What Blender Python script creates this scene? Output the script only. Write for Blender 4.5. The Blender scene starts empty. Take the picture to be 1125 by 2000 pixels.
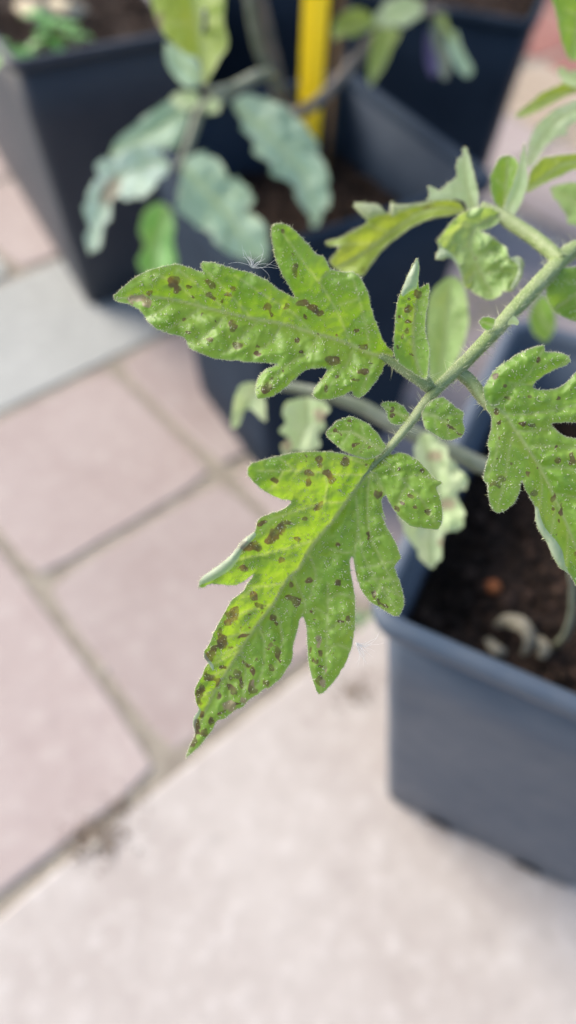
import bpy, bmesh, math, random
import numpy as np
from mathutils import Vector, Matrix, noise as mnoise
from mathutils.geometry import delaunay_2d_cdt

# ------------------------------------------------------------------ camera, sky, sun, exposure
SC = bpy.context.scene
COL = SC.collection
CAM = np.array([0.0, 0.0, 0.55])
AX = np.array([0.99862953, 0.04179735, 0.03149656])
BX = np.array([-0.05233596, 0.79754101, 0.60099026])
FX = np.array([0.0, 0.60181502, -0.79863551])
FPX = 1450.0
camd = bpy.data.cameras.new('camera')
cam = bpy.data.objects.new('camera', camd)
COL.objects.link(cam)
cam.matrix_world = Matrix(((AX[0], BX[0], -FX[0], CAM[0]), (AX[1], BX[1], -FX[1], CAM[1]),
                           (AX[2], BX[2], -FX[2], CAM[2]), (0, 0, 0, 1)))
camd.sensor_fit = 'VERTICAL'
camd.sensor_height = 36.0
camd.lens = 36.0 * FPX / 2000.0
camd.clip_start = 0.01
camd.clip_end = 400.0
camd.dof.use_dof = True
camd.dof.focus_distance = 0.158
camd.dof.aperture_fstop = 5.6
SC.camera = cam

SUN_DIR = Vector((-0.76, 0.36, 0.60)).normalized()
world = bpy.data.worlds.new('World')
SC.world = world
world.use_nodes = True
wn = world.node_tree
sky = wn.nodes.new('ShaderNodeTexSky')
sky.sky_type = 'NISHITA'
sky.sun_disc = False
sky.sun_elevation = math.asin(SUN_DIR.z)
sky.sun_rotation = math.atan2(SUN_DIR.x, SUN_DIR.y)
sky.air_density = 1.0
sky.dust_density = 2.5
sky.ozone_density = 1.0
wn.links.new(sky.outputs[0], wn.nodes['Background'].inputs[0])
wn.nodes['Background'].inputs[1].default_value = 0.12

sund = bpy.data.lights.new('sun', 'SUN')
sund.energy = 1.9
sund.angle = math.radians(35)
sund.color = (1.0, 0.94, 0.85)
sun = bpy.data.objects.new('sun', sund)
COL.objects.link(sun)
sun.rotation_euler = SUN_DIR.to_track_quat('Z', 'Y').to_euler()
sun.location = (0, 0, 3)

SC.view_settings.view_transform = 'Standard'
SC.view_settings.look = 'None'
SC.view_settings.gamma = 1.0
SC.view_settings.use_curve_mapping = False
SC.view_settings.exposure = 1.3
SC.cycles.use_denoising = True
SC.cycles.max_bounces = 8
SC.cycles.transparent_max_bounces = 8

RNG = random.Random(7)
NR = np.random.RandomState(11)


# ------------------------------------------------------------------ measuring helpers
def ray(px, py):
    """direction (depth 1) of the sight line through a pixel of the 1125 x 2000 photograph"""
    px = np.asarray(px, float)
    py = np.asarray(py, float)
    return ((px - 562.5) / FPX)[..., None] * AX - ((py - 1000.0) / FPX)[..., None] * BX + FX


def pt(px, py, depth):
    return CAM + ray(px, py) * np.asarray(depth, float)[..., None]


def at_z(px, py, z):
    d = ray(px, py)
    return CAM + d * ((z - CAM[2]) / d[2])


def z1(*p): return [(200 + x / 1.7045, 420 + y / 1.7045) for x, y in p]
def z2(*p): return [(350 + x / 1.9737, 760 + y / 1.9737) for x, y in p]
def z3(*p): return [(350 + x / 2.3936, 1000 + y / 2.3936) for x, y in p]
def z4(*p): return [(620 + x / 2.2277, 260 + y / 2.2277) for x, y in p]
def z5(*p): return [(720 + x / 2.7778, 640 + y / 2.7778) for x, y in p]
def z6(*p): return [(740 + x / 5.114, 760 + y / 5.114) for x, y in p]
def z7(*p): return [(x / 2.009, y / 2.009) for x, y in p]
def z8(*p): return [(780 + x / 3.2609, y / 3.2609) for x, y in p]


def sp(fn, k, items):
    """spots: ellipses in a zoomed crop -> photo pixels"""
    out = []
    for it in items:
        x, y, rx, ry = it[:4]
        rot = it[4] if len(it) > 4 else 0
        (cx, cy), = fn((x, y))
        out.append((cx, cy, max(rx / k, 1.8), max(ry / k, 1.8), math.radians(rot)))
    return out


# ------------------------------------------------------------------ object helpers
def empty(name, loc, label=None, cat=None, group=None):
    o = bpy.data.objects.new(name, None)
    o.empty_display_size = 0.02
    o.location = loc
    COL.objects.link(o)
    tag(o, label, cat, group)
    return o


def tag(o, label=None, cat=None, group=None, kind=None):
    if label: o['label'] = label
    if cat: o['category'] = cat
    if group: o['group'] = group
    if kind: o['kind'] = kind
    return o


def root_loc(o):
    L = np.zeros(3)
    while o is not None:
        L += np.array(o.location)
        o = o.parent
    return L


def mesh_obj(name, verts, faces, mats, parent=None, face_mats=None, attrs=None, smooth=True, origin=None):
    """verts in world space; linked as ONE object whose origin is its parent's (or `origin`)"""
    v = np.asarray(verts, float)
    off = root_loc(parent) if parent is not None else np.zeros(3)
    loc = np.zeros(3)
    if origin is not None:
        loc = np.asarray(origin, float) - off
    v = v - off - loc
    me = bpy.data.meshes.new(name)
    me.from_pydata(v.tolist(), [], [list(map(int, f)) for f in faces])
    if not isinstance(mats, (list, tuple)):
        mats = [mats]
    for m in mats:
        me.materials.append(m)
    if face_mats is not None:
        me.polygons.foreach_set('material_index', np.asarray(face_mats, dtype=np.int32))
    if attrs:
        for k, a in attrs.items():
            at = me.attributes.new(k, 'FLOAT', 'POINT')
            at.data.foreach_set('value', np.asarray(a, dtype=np.float32))
    if smooth:
        me.polygons.foreach_set('use_smooth', np.ones(len(me.polygons), dtype=bool))
    me.update()
    o = bpy.data.objects.new(name, me)
    o.location = loc
    if parent is not None:
        o.parent = parent
    COL.objects.link(o)
    return o


# ------------------------------------------------------------------ materials
class NT:
    def __init__(s, name):
        s.m = bpy.data.materials.new(name)
        s.m.use_nodes = True
        s.t = s.m.node_tree
        s.b = s.t.nodes['Principled BSDF']
        s.out = s.t.nodes['Material Output']

    def n(s, kind, **kw):
        nd = s.t.nodes.new(kind)
        for k, v in kw.items():
            setattr(nd, k, v)
        return nd

    def l(s, a, b): s.t.links.new(a, b)

    def val(s, sock, v):
        if isinstance(v, bpy.types.NodeSocket):
            s.l(v, sock)
        else:
            sock.default_value = v

    def attr(s, name): return s.n('ShaderNodeAttribute', attribute_name=name).outputs['Fac']

    def co(s): return s.n('ShaderNodeTexCoord').outputs['Object']

    def noise(s, scale, detail=3, rough=.6, vec=None, col=False):
        nd = s.n('ShaderNodeTexNoise')
        nd.inputs['Scale'].default_value = scale
        nd.inputs['Detail'].default_value = detail
        nd.inputs['Roughness'].default_value = rough
        s.l(vec if vec is not None else s.co(), nd.inputs['Vector'])
        return nd.outputs['Color' if col else 'Fac']

    def math(s, op, a, b=0.0, c=0.0):
        nd = s.n('ShaderNodeMath', operation=op)
        for i, v in enumerate((a, b, c)):
            s.val(nd.inputs[i], v)
        return nd.outputs[0]

    def ramp(s, fac, lo, hi, a=0.0, b=1.0):
        nd = s.n('ShaderNodeMapRange', interpolation_type='SMOOTHSTEP')
        s.val(nd.inputs['Value'], fac)
        nd.inputs['From Min'].default_value = lo
        nd.inputs['From Max'].default_value = hi
        nd.inputs['To Min'].default_value = a
        nd.inputs['To Max'].default_value = b
        return nd.outputs[0]

    def mix(s, fac, a, b):
        nd = s.n('ShaderNodeMix', data_type='RGBA')
        s.val(nd.inputs[0], fac)
        for i, v in ((6, a), (7, b)):
            if not isinstance(v, bpy.types.NodeSocket):
                v = tuple(v) + (1.0,) if len(v) == 3 else v
            s.val(nd.inputs[i], v)
        return nd.outputs[2]

    def bump(s, h, strength, dist, prev=None):
        nd = s.n('ShaderNodeBump')
        nd.inputs['Strength'].default_value = strength
        nd.inputs['Distance'].default_value = dist
        s.l(h, nd.inputs['Height'])
        if prev is not None:
            s.l(prev, nd.inputs['Normal'])
        return nd.outputs[0]


def leaf_material(name, up1, up2, under, trans, trans2, rough=.42, spec=.5, tfac=.48, crackle=True, speck=True):
    N = NT(name)
    co = N.co()
    n1 = N.noise(90, 3, .6, co)
    n2 = N.noise(700, 4, .65, co)
    n3 = N.noise(260, 2, .5, co)
    spot = N.math('ADD', N.attr('spot'), N.math('MULTIPLY', N.math('SUBTRACT', n2, .5), 1.1))
    sm = N.ramp(spot, .38, .66)
    halo = N.ramp(spot, -.15, .45)
    dry = N.math('ADD', N.attr('dry'), N.math('MULTIPLY', N.math('SUBTRACT', n2, .5), 1.2))
    dm = N.ramp(dry, .3, .8)
    vein = N.attr('vein')
    edge = N.attr('edge')
    vor = N.n('ShaderNodeTexVoronoi', feature='DISTANCE_TO_EDGE')
    vor.inputs['Scale'].default_value = 330
    vor.inputs['Randomness'].default_value = .9
    warp = N.n('ShaderNodeMix', data_type='VECTOR')
    warp.inputs[0].default_value = .0025
    N.l(co, warp.inputs[4])
    N.l(N.noise(200, 2, .5, co, True), warp.inputs[5])
    N.l(warp.outputs[1], vor.inputs['Vector'])
    net = N.ramp(vor.outputs['Distance'], .0, .08, 1.0, 0.0)
    base = N.mix(N.ramp(n1, .3, .7), up1, up2)
    base = N.mix(N.math('MULTIPLY', N.ramp(n3, .35, .75), .35), base, tuple(min(1, c * 1.5) for c in up2))
    base = N.mix(N.math('MULTIPLY', vein, .85), base, (.36, .47, .22))
    if crackle:
        base = N.mix(N.math('MULTIPLY', net, .2), base, tuple(c * .6 for c in up1))
    base = N.mix(N.math('MULTIPLY', edge, .55), base, (.42, .46, .32))
    base = N.mix(N.math('MULTIPLY', halo, .3), base, tuple(min(1, c * k) for c, k in zip(up2, (1.35, 1.1, .7))))
    brown = N.mix(N.ramp(n2, .3, .7), (.070, .042, .022), (.165, .108, .066))
    sm = N.math('MULTIPLY', sm, N.ramp(N.noise(330, 3, .6, co), .32, .62, .55, .96))
    brown = N.mix(N.math('MULTIPLY', N.ramp(spot, .85, 1.4), .45), brown, (.21, .165, .115))
    base = N.mix(sm, base, brown)
    base = N.mix(N.math('MULTIPLY', dm, .85), base, (.40, .31, .21))
    fl = N.math('MAXIMUM', N.attr('flap'), N.n('ShaderNodeNewGeometry').outputs['Backfacing'])
    base = N.mix(fl, base, N.mix(N.math('MULTIPLY', sm, .6), under, (.2, .15, .1)))
    tr = N.mix(N.ramp(n1, .3, .7), trans, trans2)
    tr = N.mix(N.math('MULTIPLY', vein, .65), tr, (.72, .76, .22))
    if crackle:
        tr = N.mix(N.math('MULTIPLY', net, .22), tr, (.55, .66, .10))
    tr = N.mix(N.math('MULTIPLY', sm, .93), tr, N.mix(N.ramp(n3, .35, .65), (.09, .055, .018), (.22, .125, .04)))
    tr = N.mix(N.math('MULTIPLY', dm, .8), tr, (.35, .24, .12))
    N.l(base, N.b.inputs['Base Color'])
    N.b.inputs['Roughness'].default_value = rough
    N.b.inputs['Specular IOR Level'].default_value = spec
    N.b.inputs['Sheen Weight'].default_value = .25
    N.b.inputs['Sheen Roughness'].default_value = .4
    N.b.inputs['Sheen Tint'].default_value = (.85, 1.0, .8, 1)
    b1 = N.bump(n2, .12, .0004)
    if crackle:
        b1 = N.bump(N.ramp(vor.outputs['Distance'], 0, .3), .22, .0005, b1)
    N.l(b1, N.b.inputs['Normal'])
    tb = N.n('ShaderNodeBsdfTranslucent')
    N.l(tr, tb.inputs['Color'])
    N.l(b1, tb.inputs['Normal'])
    mx = N.n('ShaderNodeMixShader')
    mx.inputs[0].default_value = tfac
    N.l(N.b.outputs[0], mx.inputs[1])
    N.l(tb.outputs[0], mx.inputs[2])
    N.l(mx.outputs[0], N.out.inputs['Surface'])
    return N.m


def simple(name, c1, c2, scale, rough=.6, spec=.4, bump=0., bdist=.001, rough2=None, trans=None, tfac=.3):
    N = NT(name)
    co = N.co()
    n = N.noise(scale, 4, .6, co)
    n2 = N.noise(scale * 6, 3, .6, co)
    f = N.ramp(N.math('ADD', N.math('MULTIPLY', n, .75), N.math('MULTIPLY', n2, .25)), .35, .65)
    c = N.mix(f, c1, c2)
    N.l(c, N.b.inputs['Base Color'])
    if rough2 is not None:
        N.l(N.ramp(n2, .3, .7, rough, rough2), N.b.inputs['Roughness'])
    else:
        N.b.inputs['Roughness'].default_value = rough
    N.b.inputs['Specular IOR Level'].default_value = spec
    if bump:
        N.l(N.bump(n2, bump, bdist), N.b.inputs['Normal'])
    if trans:
        tb = N.n('ShaderNodeBsdfTranslucent')
        tb.inputs['Color'].default_value = (*trans, 1)
        mx = N.n('ShaderNodeMixShader')
        mx.inputs[0].default_value = tfac
        N.l(N.b.outputs[0], mx.inputs[1])
        N.l(tb.outputs[0], mx.inputs[2])
        N.l(mx.outputs[0], N.out.inputs['Surface'])
    return N.m


def paver_material(name, c1, c2, c3):
    N = NT(name)
    co = N.co()
    rnd = N.n('ShaderNodeObjectInfo').outputs['Random']
    off = N.n('ShaderNodeVectorMath', operation='ADD')
    N.l(co, off.inputs[0])
    cmb = N.n('ShaderNodeCombineXYZ')
    N.l(N.math('MULTIPLY', rnd, 37.0), cmb.inputs[0])
    N.l(N.math('MULTIPLY', rnd, 91.0), cmb.inputs[1])
    N.l(cmb.outputs[0], off.inputs[1])
    v = off.outputs[0]
    big = N.noise(9, 4, .6, v)
    mid = N.noise(62, 5, .7, v)
    fine = N.noise(600, 3, .7, v)
    c = N.mix(N.ramp(big, .3, .7), c1, c2)
    c = N.mix(N.ramp(mid, .48, .72, 0, .75), c, c3)
    c = N.mix(N.ramp(mid, .46, .26, 0, .4), c, tuple(x * .7 for x in c1))
    c = N.mix(N.ramp(fine, .6, .8, 0, .35), c, tuple(x * .45 for x in c1))
    c = N.mix(N.ramp(fine, .4, .22, 0, .4), c, tuple(min(.85, x * 1.4) for x in c3))
    bright = N.n('ShaderNodeHueSaturation')
    N.l(N.math('MULTIPLY_ADD', rnd, .16, .92), bright.inputs['Value'])
    N.l(c, bright.inputs['Color'])
    N.l(bright.outputs[0], N.b.inputs['Base Color'])
    N.b.inputs['Roughness'].default_value = .8
    N.b.inputs['Specular IOR Level'].default_value = .35
    N.l(N.bump(mid, .3, .002, N.bump(fine, .5, .0006)), N.b.inputs['Normal'])
    return N.m


M_leaf = leaf_material('tomato_leaf', (.168, .325, .042), (.235, .395, .082), (.50, .55, .42),
                       (.27, .49, .005), (.38, .57, .009))
M_leaf_dull = leaf_material('tomato_leaf_dull', (.26, .42, .13), (.35, .50, .20), (.40, .46, .34),
                            (.40, .55, .05), (.5, .6, .08), rough=.5, tfac=.4)
M_leaf_yellow = leaf_material('tomato_leaf_yellowing', (.19, .29, .045), (.26, .36, .07), (.44, .46, .34),
                              (.50, .64, .03), (.58, .66, .05), rough=.5, tfac=.45)
M_leaf_grey = leaf_material('tomato_leaf_greyish', (.31, .46, .31), (.41, .55, .40), (.36, .44, .36),
                            (.2, .34, .10), (.26, .38, .12), rough=.48, spec=.45, tfac=.35, crackle=False)
M_leaf_mint = leaf_material('tomato_leaf_mint', (.44, .57, .44), (.55, .66, .54), (.45, .55, .44), (.4, .55, .3), (.45, .58, .34), rough=.48, spec=.45, tfac=.3, crackle=False)
M_leaf_pale = leaf_material('tomato_leaf_pale', (.42, .56, .26), (.54, .63, .38), (.50, .57, .42), (.6, .74, .28), (.68, .74, .36), rough=.5, tfac=.42, crackle=False)
M_seed = leaf_material('seedling_leaf', (.12, .38, .07), (.20, .46, .12), (.25, .4, .2),
                       (.35, .6, .08), (.4, .6, .1), tfac=.35, crackle=False)
M_stem = simple('tomato_stem', (.21, .285, .095), (.33, .385, .19), 120, .5, .45, .4, .0006, trans=(.35, .4, .15), tfac=.18)
M_stem_dull = simple('tomato_stem_greyish', (.17, .19, .12), (.26, .27, .2), 90, .6, .4, .3, .0006)
M_stem_woody = simple('stem_woody', (.14, .13, .11), (.23, .18, .15), 60, .7, .3, .3, .0006)
M_hair = simple('plant_hair', (.80, .82, .55), (.88, .88, .66), 300, .3, .6, trans=(.9, .92, .55), tfac=.4)
M_fluff = simple('seed_fluff', (.82, .82, .80), (.88, .88, .86), 300, .5, .4, trans=(.85, .85, .85), tfac=.3)
M_pot = simple('dark_plastic', (.011, .020, .034), (.017, .028, .045), 14, .6, .10, .06, .001, .55)
M_pot_right = simple('blue_grey_plastic', (.050, .073, .108), (.088, .106, .136), 11, .5, .5, .08, .001, .65)  # mottled blue grey, lighter than the other pots
M_pot_left = simple('greyish_black_plastic', (.033, .039, .053), (.044, .049, .062), 14, .5, .4, .06, .001, .55)  # a slightly lighter black than the dark plastic
M_pot_mid = simple('slate_plastic', (.014, .025, .044), (.021, .034, .055), 14, .6, .1, .06, .001, .62)
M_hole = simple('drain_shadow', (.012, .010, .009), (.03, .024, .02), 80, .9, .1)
M_soil = simple('potting_soil', (.015, .0095, .0065), (.048, .029, .020), 160, .92, .2, .8, .002)
M_crumbs_pale = simple('beige_stone', (.36, .32, .27), (.46, .42, .36), 160, .9, .2, .5, .001)
M_crumb = simple('earth_crumbs', (.14, .11, .085), (.25, .2, .155), 160, .95, .1, .5, .001)
M_chip = simple('bark_chip', (.035, .02, .013), (.085, .05, .035), 120, .85, .2, .5, .001)
M_orange = simple('fired_clay', (.28, .085, .03), (.38, .14, .055), 130, .8, .2, .4, .001)
M_dried = simple('dried_leaf', (.16, .145, .10), (.33, .30, .23), 90, .7, .3, .4, .001, trans=(.4, .33, .2), tfac=.2)
M_tan = simple('straw', (.34, .29, .19), (.46, .39, .27), 80, .75, .3, .3, .001)
M_yellow = simple('yellow_plastic', (.92, .76, .05), (.93, .79, .07), 40, .35, .5, .03, .0005, trans=(1., .86, .08), tfac=.45)
M_cane = simple('bamboo_cane', (.12, .075, .04), (.2, .13, .07), 60, .6, .3, .2, .0006)
M_joint = simple('joint_sand', (.25, .215, .175), (.35, .31, .25), 60, .95, .15, .9, .003)
M_ground = simple('bare_earth', (.16, .13, .10), (.24, .2, .16), 5, .95, .1, .5, .01)
M_mauve = paver_material('mauve_paver', (.34, .272, .252), (.385, .32, .298), (.44, .38, .352))
M_light = paver_material('pale_slab', (.40, .35, .318), (.465, .42, .385), (.55, .51, .475))
M_grey = paver_material('grey_slab', (.34, .345, .325), (.38, .385, .365), (.45, .45, .43))
M_red = paver_material('red_paver', (.24, .085, .065), (.29, .14, .11), (.34, .2, .16))
M_tanp = paver_material('tan_paver', (.36, .28, .2), (.42, .33, .25), (.48, .4, .31))
M_pebble = simple('pale_pebble', (.50, .48, .45), (.66, .64, .6), 90, .7, .3, .3, .001)
M_violet = simple('violet_petal', (.08, .065, .13), (.13, .11, .19), 90, .6, .3, trans=(.2, .15, .4), tfac=.3)

# ------------------------------------------------------------------ setting: ground and patio
GY = math.radians(42.9)
GC, GS = math.cos(GY), math.sin(GY)


def gw(u, v, z=0.0):
    return np.array([GC * u - GS * v, GS * u + GC * v, z])


def quad_sheet(name, x0, y0, x1, y1, z, mat):
    return mesh_obj(name, [(x0, y0, z), (x1, y0, z), (x1, y1, z), (x0, y1, z)], [(0, 1, 2, 3)], mat, smooth=False)


g = quad_sheet('ground', -150, -150, 150, 150, -0.05, M_ground)
tag(g, kind='structure')


def patio_base():
    n = 90
    us = np.linspace(-1.6, 3.2, n)
    vs = np.linspace(-1.6, 3.2, n)
    V = []
    for u in us:
        for v in vs:
            h = -0.0021 + .0006 * mnoise.noise((u * 40, v * 40, 0)) + .0012 * mnoise.noise((u * 130, v * 130, 3))
            V.append(gw(u, v, h))
    F = [(i * n + j, (i + 1) * n + j, (i + 1) * n + j + 1, i * n + j + 1) for i in range(n - 1) for j in range(n - 1)]
    return mesh_obj('patio', V, F, M_joint)


patio = patio_base()
tag(patio, kind='structure')


def paver_mesh(name, lu, lv, mat, seed):
    """rounded-edged slab, top at z 0, uneven arrises; a few dozen faces"""
    r = random.Random(seed)
    k = 6
    hu, hv = lu / 2, lv / 2

    def ring(ins, z, jit):
        P = []
        for sx, sy, ex, ey in ((-1, -1, 1, -1), (1, -1, 1, 1), (1, 1, -1, 1), (-1, 1, -1, -1)):
            for i in range(k):
                t = i / k
                x = (sx + (ex - sx) * t) * (hu - ins)
                y = (sy + (ey - sy) * t) * (hv - ins)
                if i == 0:
                    x *= 1 - .004 / hu
                    y *= 1 - .004 / hv
                P.append((x + r.uniform(-jit, jit), y + r.uniform(-jit, jit), z))
        return P
    R = [ring(0, -.04, 0), ring(0, -.0035, .0009), ring(.0009, -.0008, .0007), ring(.0024, 0, .0005)]
    m = 4 * k
    V = sum(R, [])
    F = []
    for a in range(3):
        for i in range(m):
            j = (i + 1) % m
            F.append((a * m + i, a * m + j, (a + 1) * m + j, (a + 1) * m + i))
    F.append(tuple(range(3 * m, 4 * m)))
    me = bpy.data.meshes.new(name)
    me.from_pydata(V, [], F)
    me.materials.append(mat)
    me.update()
    return me


PITCH = .2005
U0, V0 = .0635, .1790
JW = .0095
small = {k: [paver_mesh('paver', PITCH - JW, PITCH - JW, m, s * 7 + i) for i in range(3)]
         for s, (k, m) in enumerate((('mauve', M_mauve), ('grey', M_grey), ('red', M_red), ('tan', M_tanp), ('light', M_light)))}
bigl = [paver_mesh('paver', 3 * PITCH - JW, 2 * PITCH - JW, M_light, 90 + i) for i in range(2)]


tallm = paver_mesh('paver', PITCH - JW, 2 * PITCH - JW, M_mauve, 78)
longg = paver_mesh('paver', 3 * PITCH - JW, PITCH - JW, M_grey, 77)


def lay(me, u, v, dz=0.0):
    o = bpy.data.objects.new('paver', me)
    o.location = gw(u, v, dz)
    o.rotation_euler = (RNG.uniform(-.0025, .0025), RNG.uniform(-.0025, .0025), GY)
    o.parent = patio
    COL.objects.link(o)
    return o


def visible_cell(u, v, m=350):
    d = gw(u, v) - CAM
    z = d @ FX
    if z < .1: return False
    x = 562.5 + FPX * (d @ AX) / z
    y = 1000 - FPX * (d @ BX) / z
    return -m < x < 1125 + m and -m < y < 2000 + m


for j in range(0, 12):
    for i in range(-6, 12):
        u, v = U0 + (i + .5) * PITCH, V0 + (j + .5) * PITCH
        if not visible_cell(u, v, 420): continue
        kind = 'mauve'
        if j == 2 and -1 <= i <= 1:
            if i == 0: lay(longg, u, v)
            continue
        if i == -1 and j < 2:
            if j == 0: lay(tallm, u, v + PITCH / 2)
            continue
        if i >= 5: kind = 'red' if i >= 6 else 'tan'
        if i >= 8: kind = 'grey'
        if j >= 3 and i < 3: kind = 'mauve' if i > 0 else 'grey'
        lay(RNG.choice(small[kind]), u, v, RNG.uniform(-.0008, .0008))
for j in range(-2, 0):
    for i in range(-1, 2):
        u, v = U0 + PITCH * .5 + 3 * i * PITCH + (j + 1) * PITCH, V0 + (2 * j + 1) * PITCH
        lay(bigl[(i + j) % 2], u, v, RNG.uniform(-.0005, .0005))


# ------------------------------------------------------------------ plant pots
def rsquare(a, r, k=7, ext=0.):
    P = []
    for q, (sx, sy) in enumerate(((1, 1), (-1, 1), (-1, -1), (1, -1))):
        cx, cy = sx * (a - r), sy * (a - r) + (2 * ext if sy > 0 else 0.)
        for i in range(k + 1):
            t = math.pi / 2 * (q + i / k)
            P.append((cx + r * math.cos(t), cy + r * math.sin(t)))
    return P


def loft(rings, cap_first=False, cap_last=False, ext=0.):
    V, F = [], []
    m = None
    for a, r, z in rings:
        P = rsquare(a, r, 7, ext)
        m = len(P)
        V += [(x, y, z) for x, y in P]
    for s in range(len(rings) - 1):
        for i in range(m):
            j = (i + 1) % m
            F.append((s * m + i, s * m + j, (s + 1) * m + j, (s + 1) * m + i))
    if cap_first: F.append(tuple(reversed(range(m))))
    if cap_last: F.append(tuple(range((len(rings) - 1) * m, len(rings) * m)))
    return V, F


def make_pot(name, cx, cy, th, h, a, b, mat, label, holes=(), ext=0., group='square plastic plant pots on the patio'):
    root = empty(name, (cx, cy, 0.001), label, 'plant pot', group)
    root.rotation_euler = (0, 0, th)
    wt = .0022
    lip = .009
    r0, r1 = .0095, .011
    ai = a - .005

    def hs(z): return b + (ai - b) * z / (h - lip)
    rings = [(b - .0015, r0, 0), (b, r0, .0012)]
    for t in (.2, .4, .6, .8, 1.0):
        z = (h - lip) * t
        rings.append((hs(z), r0 + (r1 - r0) * t, z))
    inner = [(hs(z) - wt, r0 + (r1 - r0) * z / h - .001, z) for z in ((h - lip), h * .6, h * .3, .006)]
    V, F = loft(rings + inner, True, True, ext)
    me = bpy.data.meshes.new('pot_body')
    me.from_pydata(V, [], F)
    me.materials.append(mat)
    me.polygons.foreach_set('use_smooth', np.ones(len(me.polygons), dtype=bool))
    body = bpy.data.objects.new('pot_body', me)
    body.parent = root
    COL.objects.link(body)
    # rolled rim
    rr = [(ai - .0002, r1, h - lip - .0004), (a, r1 + .002, h - lip), (a + .0012, r1 + .003, h - lip * .55), (a + .0006, r1 + .003, h - .0018),
          (a - .0012, r1 + .002, h), (a - .0045, r1, h), (a - .0062, r1 - .001, h - .0016), (ai - wt - .0003, r1 - .002, h - lip)]
    V, F = loft(rr, ext=ext)
    me = bpy.data.meshes.new('pot_rim')
    me.from_pydata(V, [], F)
    me.materials.append(mat)
    me.polygons.foreach_set('use_smooth', np.ones(len(me.polygons), dtype=bool))
    rim = bpy.data.objects.new('pot_rim', me)
    rim.parent = root
    COL.objects.link(rim)
    for x in holes:                     # half-round drain notch as raised arch; hole's shade put into its dark colour
        vs, fs = [], []
        K = 10
        for ring_i, (rad, yy) in enumerate(((.0095, -.0003), (.0078, -.0022), (.0072, -.0008))):
            for i in range(K + 1):
                t = math.pi * i / K
                z = .0012 + rad * 1.25 * math.sin(t)
                vs.append((x + rad * math.cos(t), -hs(z) + yy - .0004, z))
        for s in range(2):
            for i in range(K):
                fs.append((s * (K + 1) + i, s * (K + 1) + i + 1, (s + 1) * (K + 1) + i + 1, (s + 1) * (K + 1) + i))
        fs.append(tuple(range(2 * (K + 1), 3 * (K + 1))))
        me = bpy.data.meshes.new('drain_hole')
        me.from_pydata(vs, [], fs)
        me.materials.append(M_hole)
        ho = bpy.data.objects.new('drain_hole', me)
        ho.parent = root
        COL.objects.link(ho)
    return root


def chunk(bm_v, bm_f, c, s, rnd, squash=.7):
    """one lumpy 8-sided clod"""
    P = []
    for (x, y, z) in ((1, 0, 0), (-1, 0, 0), (0, 1, 0), (0, -1, 0), (0, 0, 1), (0, 0, -1)):
        k = s * rnd.uniform(.6, 1.25)
        P.append((x * k, y * k, z * k * squash))
    a = rnd.uniform(0, 6.28)
    ca, sa = math.cos(a), math.sin(a)
    b0 = len(bm_v)
    for x, y, z in P:
        bm_v.append((c[0] + ca * x - sa * y, c[1] + sa * x + ca * y, c[2] + z))
    for f in ((0, 2, 4), (2, 1, 4), (1, 3, 4), (3, 0, 4), (2, 0, 5), (1, 2, 5), (3, 1, 5), (0, 3, 5)):
        bm_f.append(tuple(b0 + i for i in f))


def make_soil(cx, cy, th, a, z, seed, nclod, label, ext=0.):
    rnd = random.Random(seed)
    n = 44
    V, F, FM = [], [], []
    c, s = math.cos(th), math.sin(th)
    for i in range(n):
        for j in range(n):
            x, y = (-1 + 2 * i / (n - 1)) * a, (-1 + 2 * j / (n - 1)) * a
            k = max(abs(x), abs(y)) / a
            h = .004 * mnoise.noise((x * 60 + seed, y * 60, 0)) + .003 * mnoise.noise((x * 170, y * 170 + seed, 1)) - .006 * k ** 4
            y += ext * (y / a + 1)
            V.append((cx + c * x - s * y, cy + s * x + c * y, z + h))
    for i in range(n - 1):
        for j in range(n - 1):
            F.append((i * n + j, (i + 1) * n + j, (i + 1) * n + j + 1, i * n + j + 1))
    FM += [0] * len(F)
    for q in range(nclod):
        x, y = rnd.uniform(-.95, .95) * a, rnd.uniform(-.95, .95) * a
        f0 = len(F)
        chunk(V, F, (cx + c * x - s * y, cy + s * x + c * y, z + .001), rnd.uniform(.0012, .0048) * (1.6 if rnd.random() < .06 else 1), rnd)
        FM += [1 if rnd.random() < .3 else 0] * (len(F) - f0)
    o = mesh_obj('potting_soil', V, F, [M_soil, M_chip], face_mats=FM, origin=(cx, cy, z), smooth=False)
    tag(o, label, 'soil', None, 'stuff')
    return o


P_RIGHT = (.1712, .1971, -.4142, .2946, .1053, .0697)
P_MID = (.0022, .5485, .5707, .2727, .0992, .0741)
P_LEFT = (-.2171, .7918, .5406, .2747, .098, .0707)
P_BACK = (.1467, .9251, -.314, .273, .098, .072)
P_FAR = (-.055, 1.03, -.314, .273, .098, .072)
make_pot('plant_pot', *P_RIGHT, M_pot_right, 'blue grey square pot with two drain holes, its whole front wall in view', holes=(-.028, .036))
make_pot('plant_pot', *P_MID, M_pot_mid, 'dark square pot holding the yellow stake, behind the spotted leaves')
make_pot('planter_trough', *P_LEFT, M_pot_left, 'long black planter trough with green seedlings at its rim', ext=.17, group=None)
make_pot('plant_pot', *P_BACK, M_pot, 'black square pot behind the pot with the yellow stake, beside red pavers')
make_pot('plant_pot', *P_FAR, M_pot, 'black pot farthest back, mostly hidden behind the grey tomato stem')
SZ_R, SZ_M, SZ_L = .252, .215, .252
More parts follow.
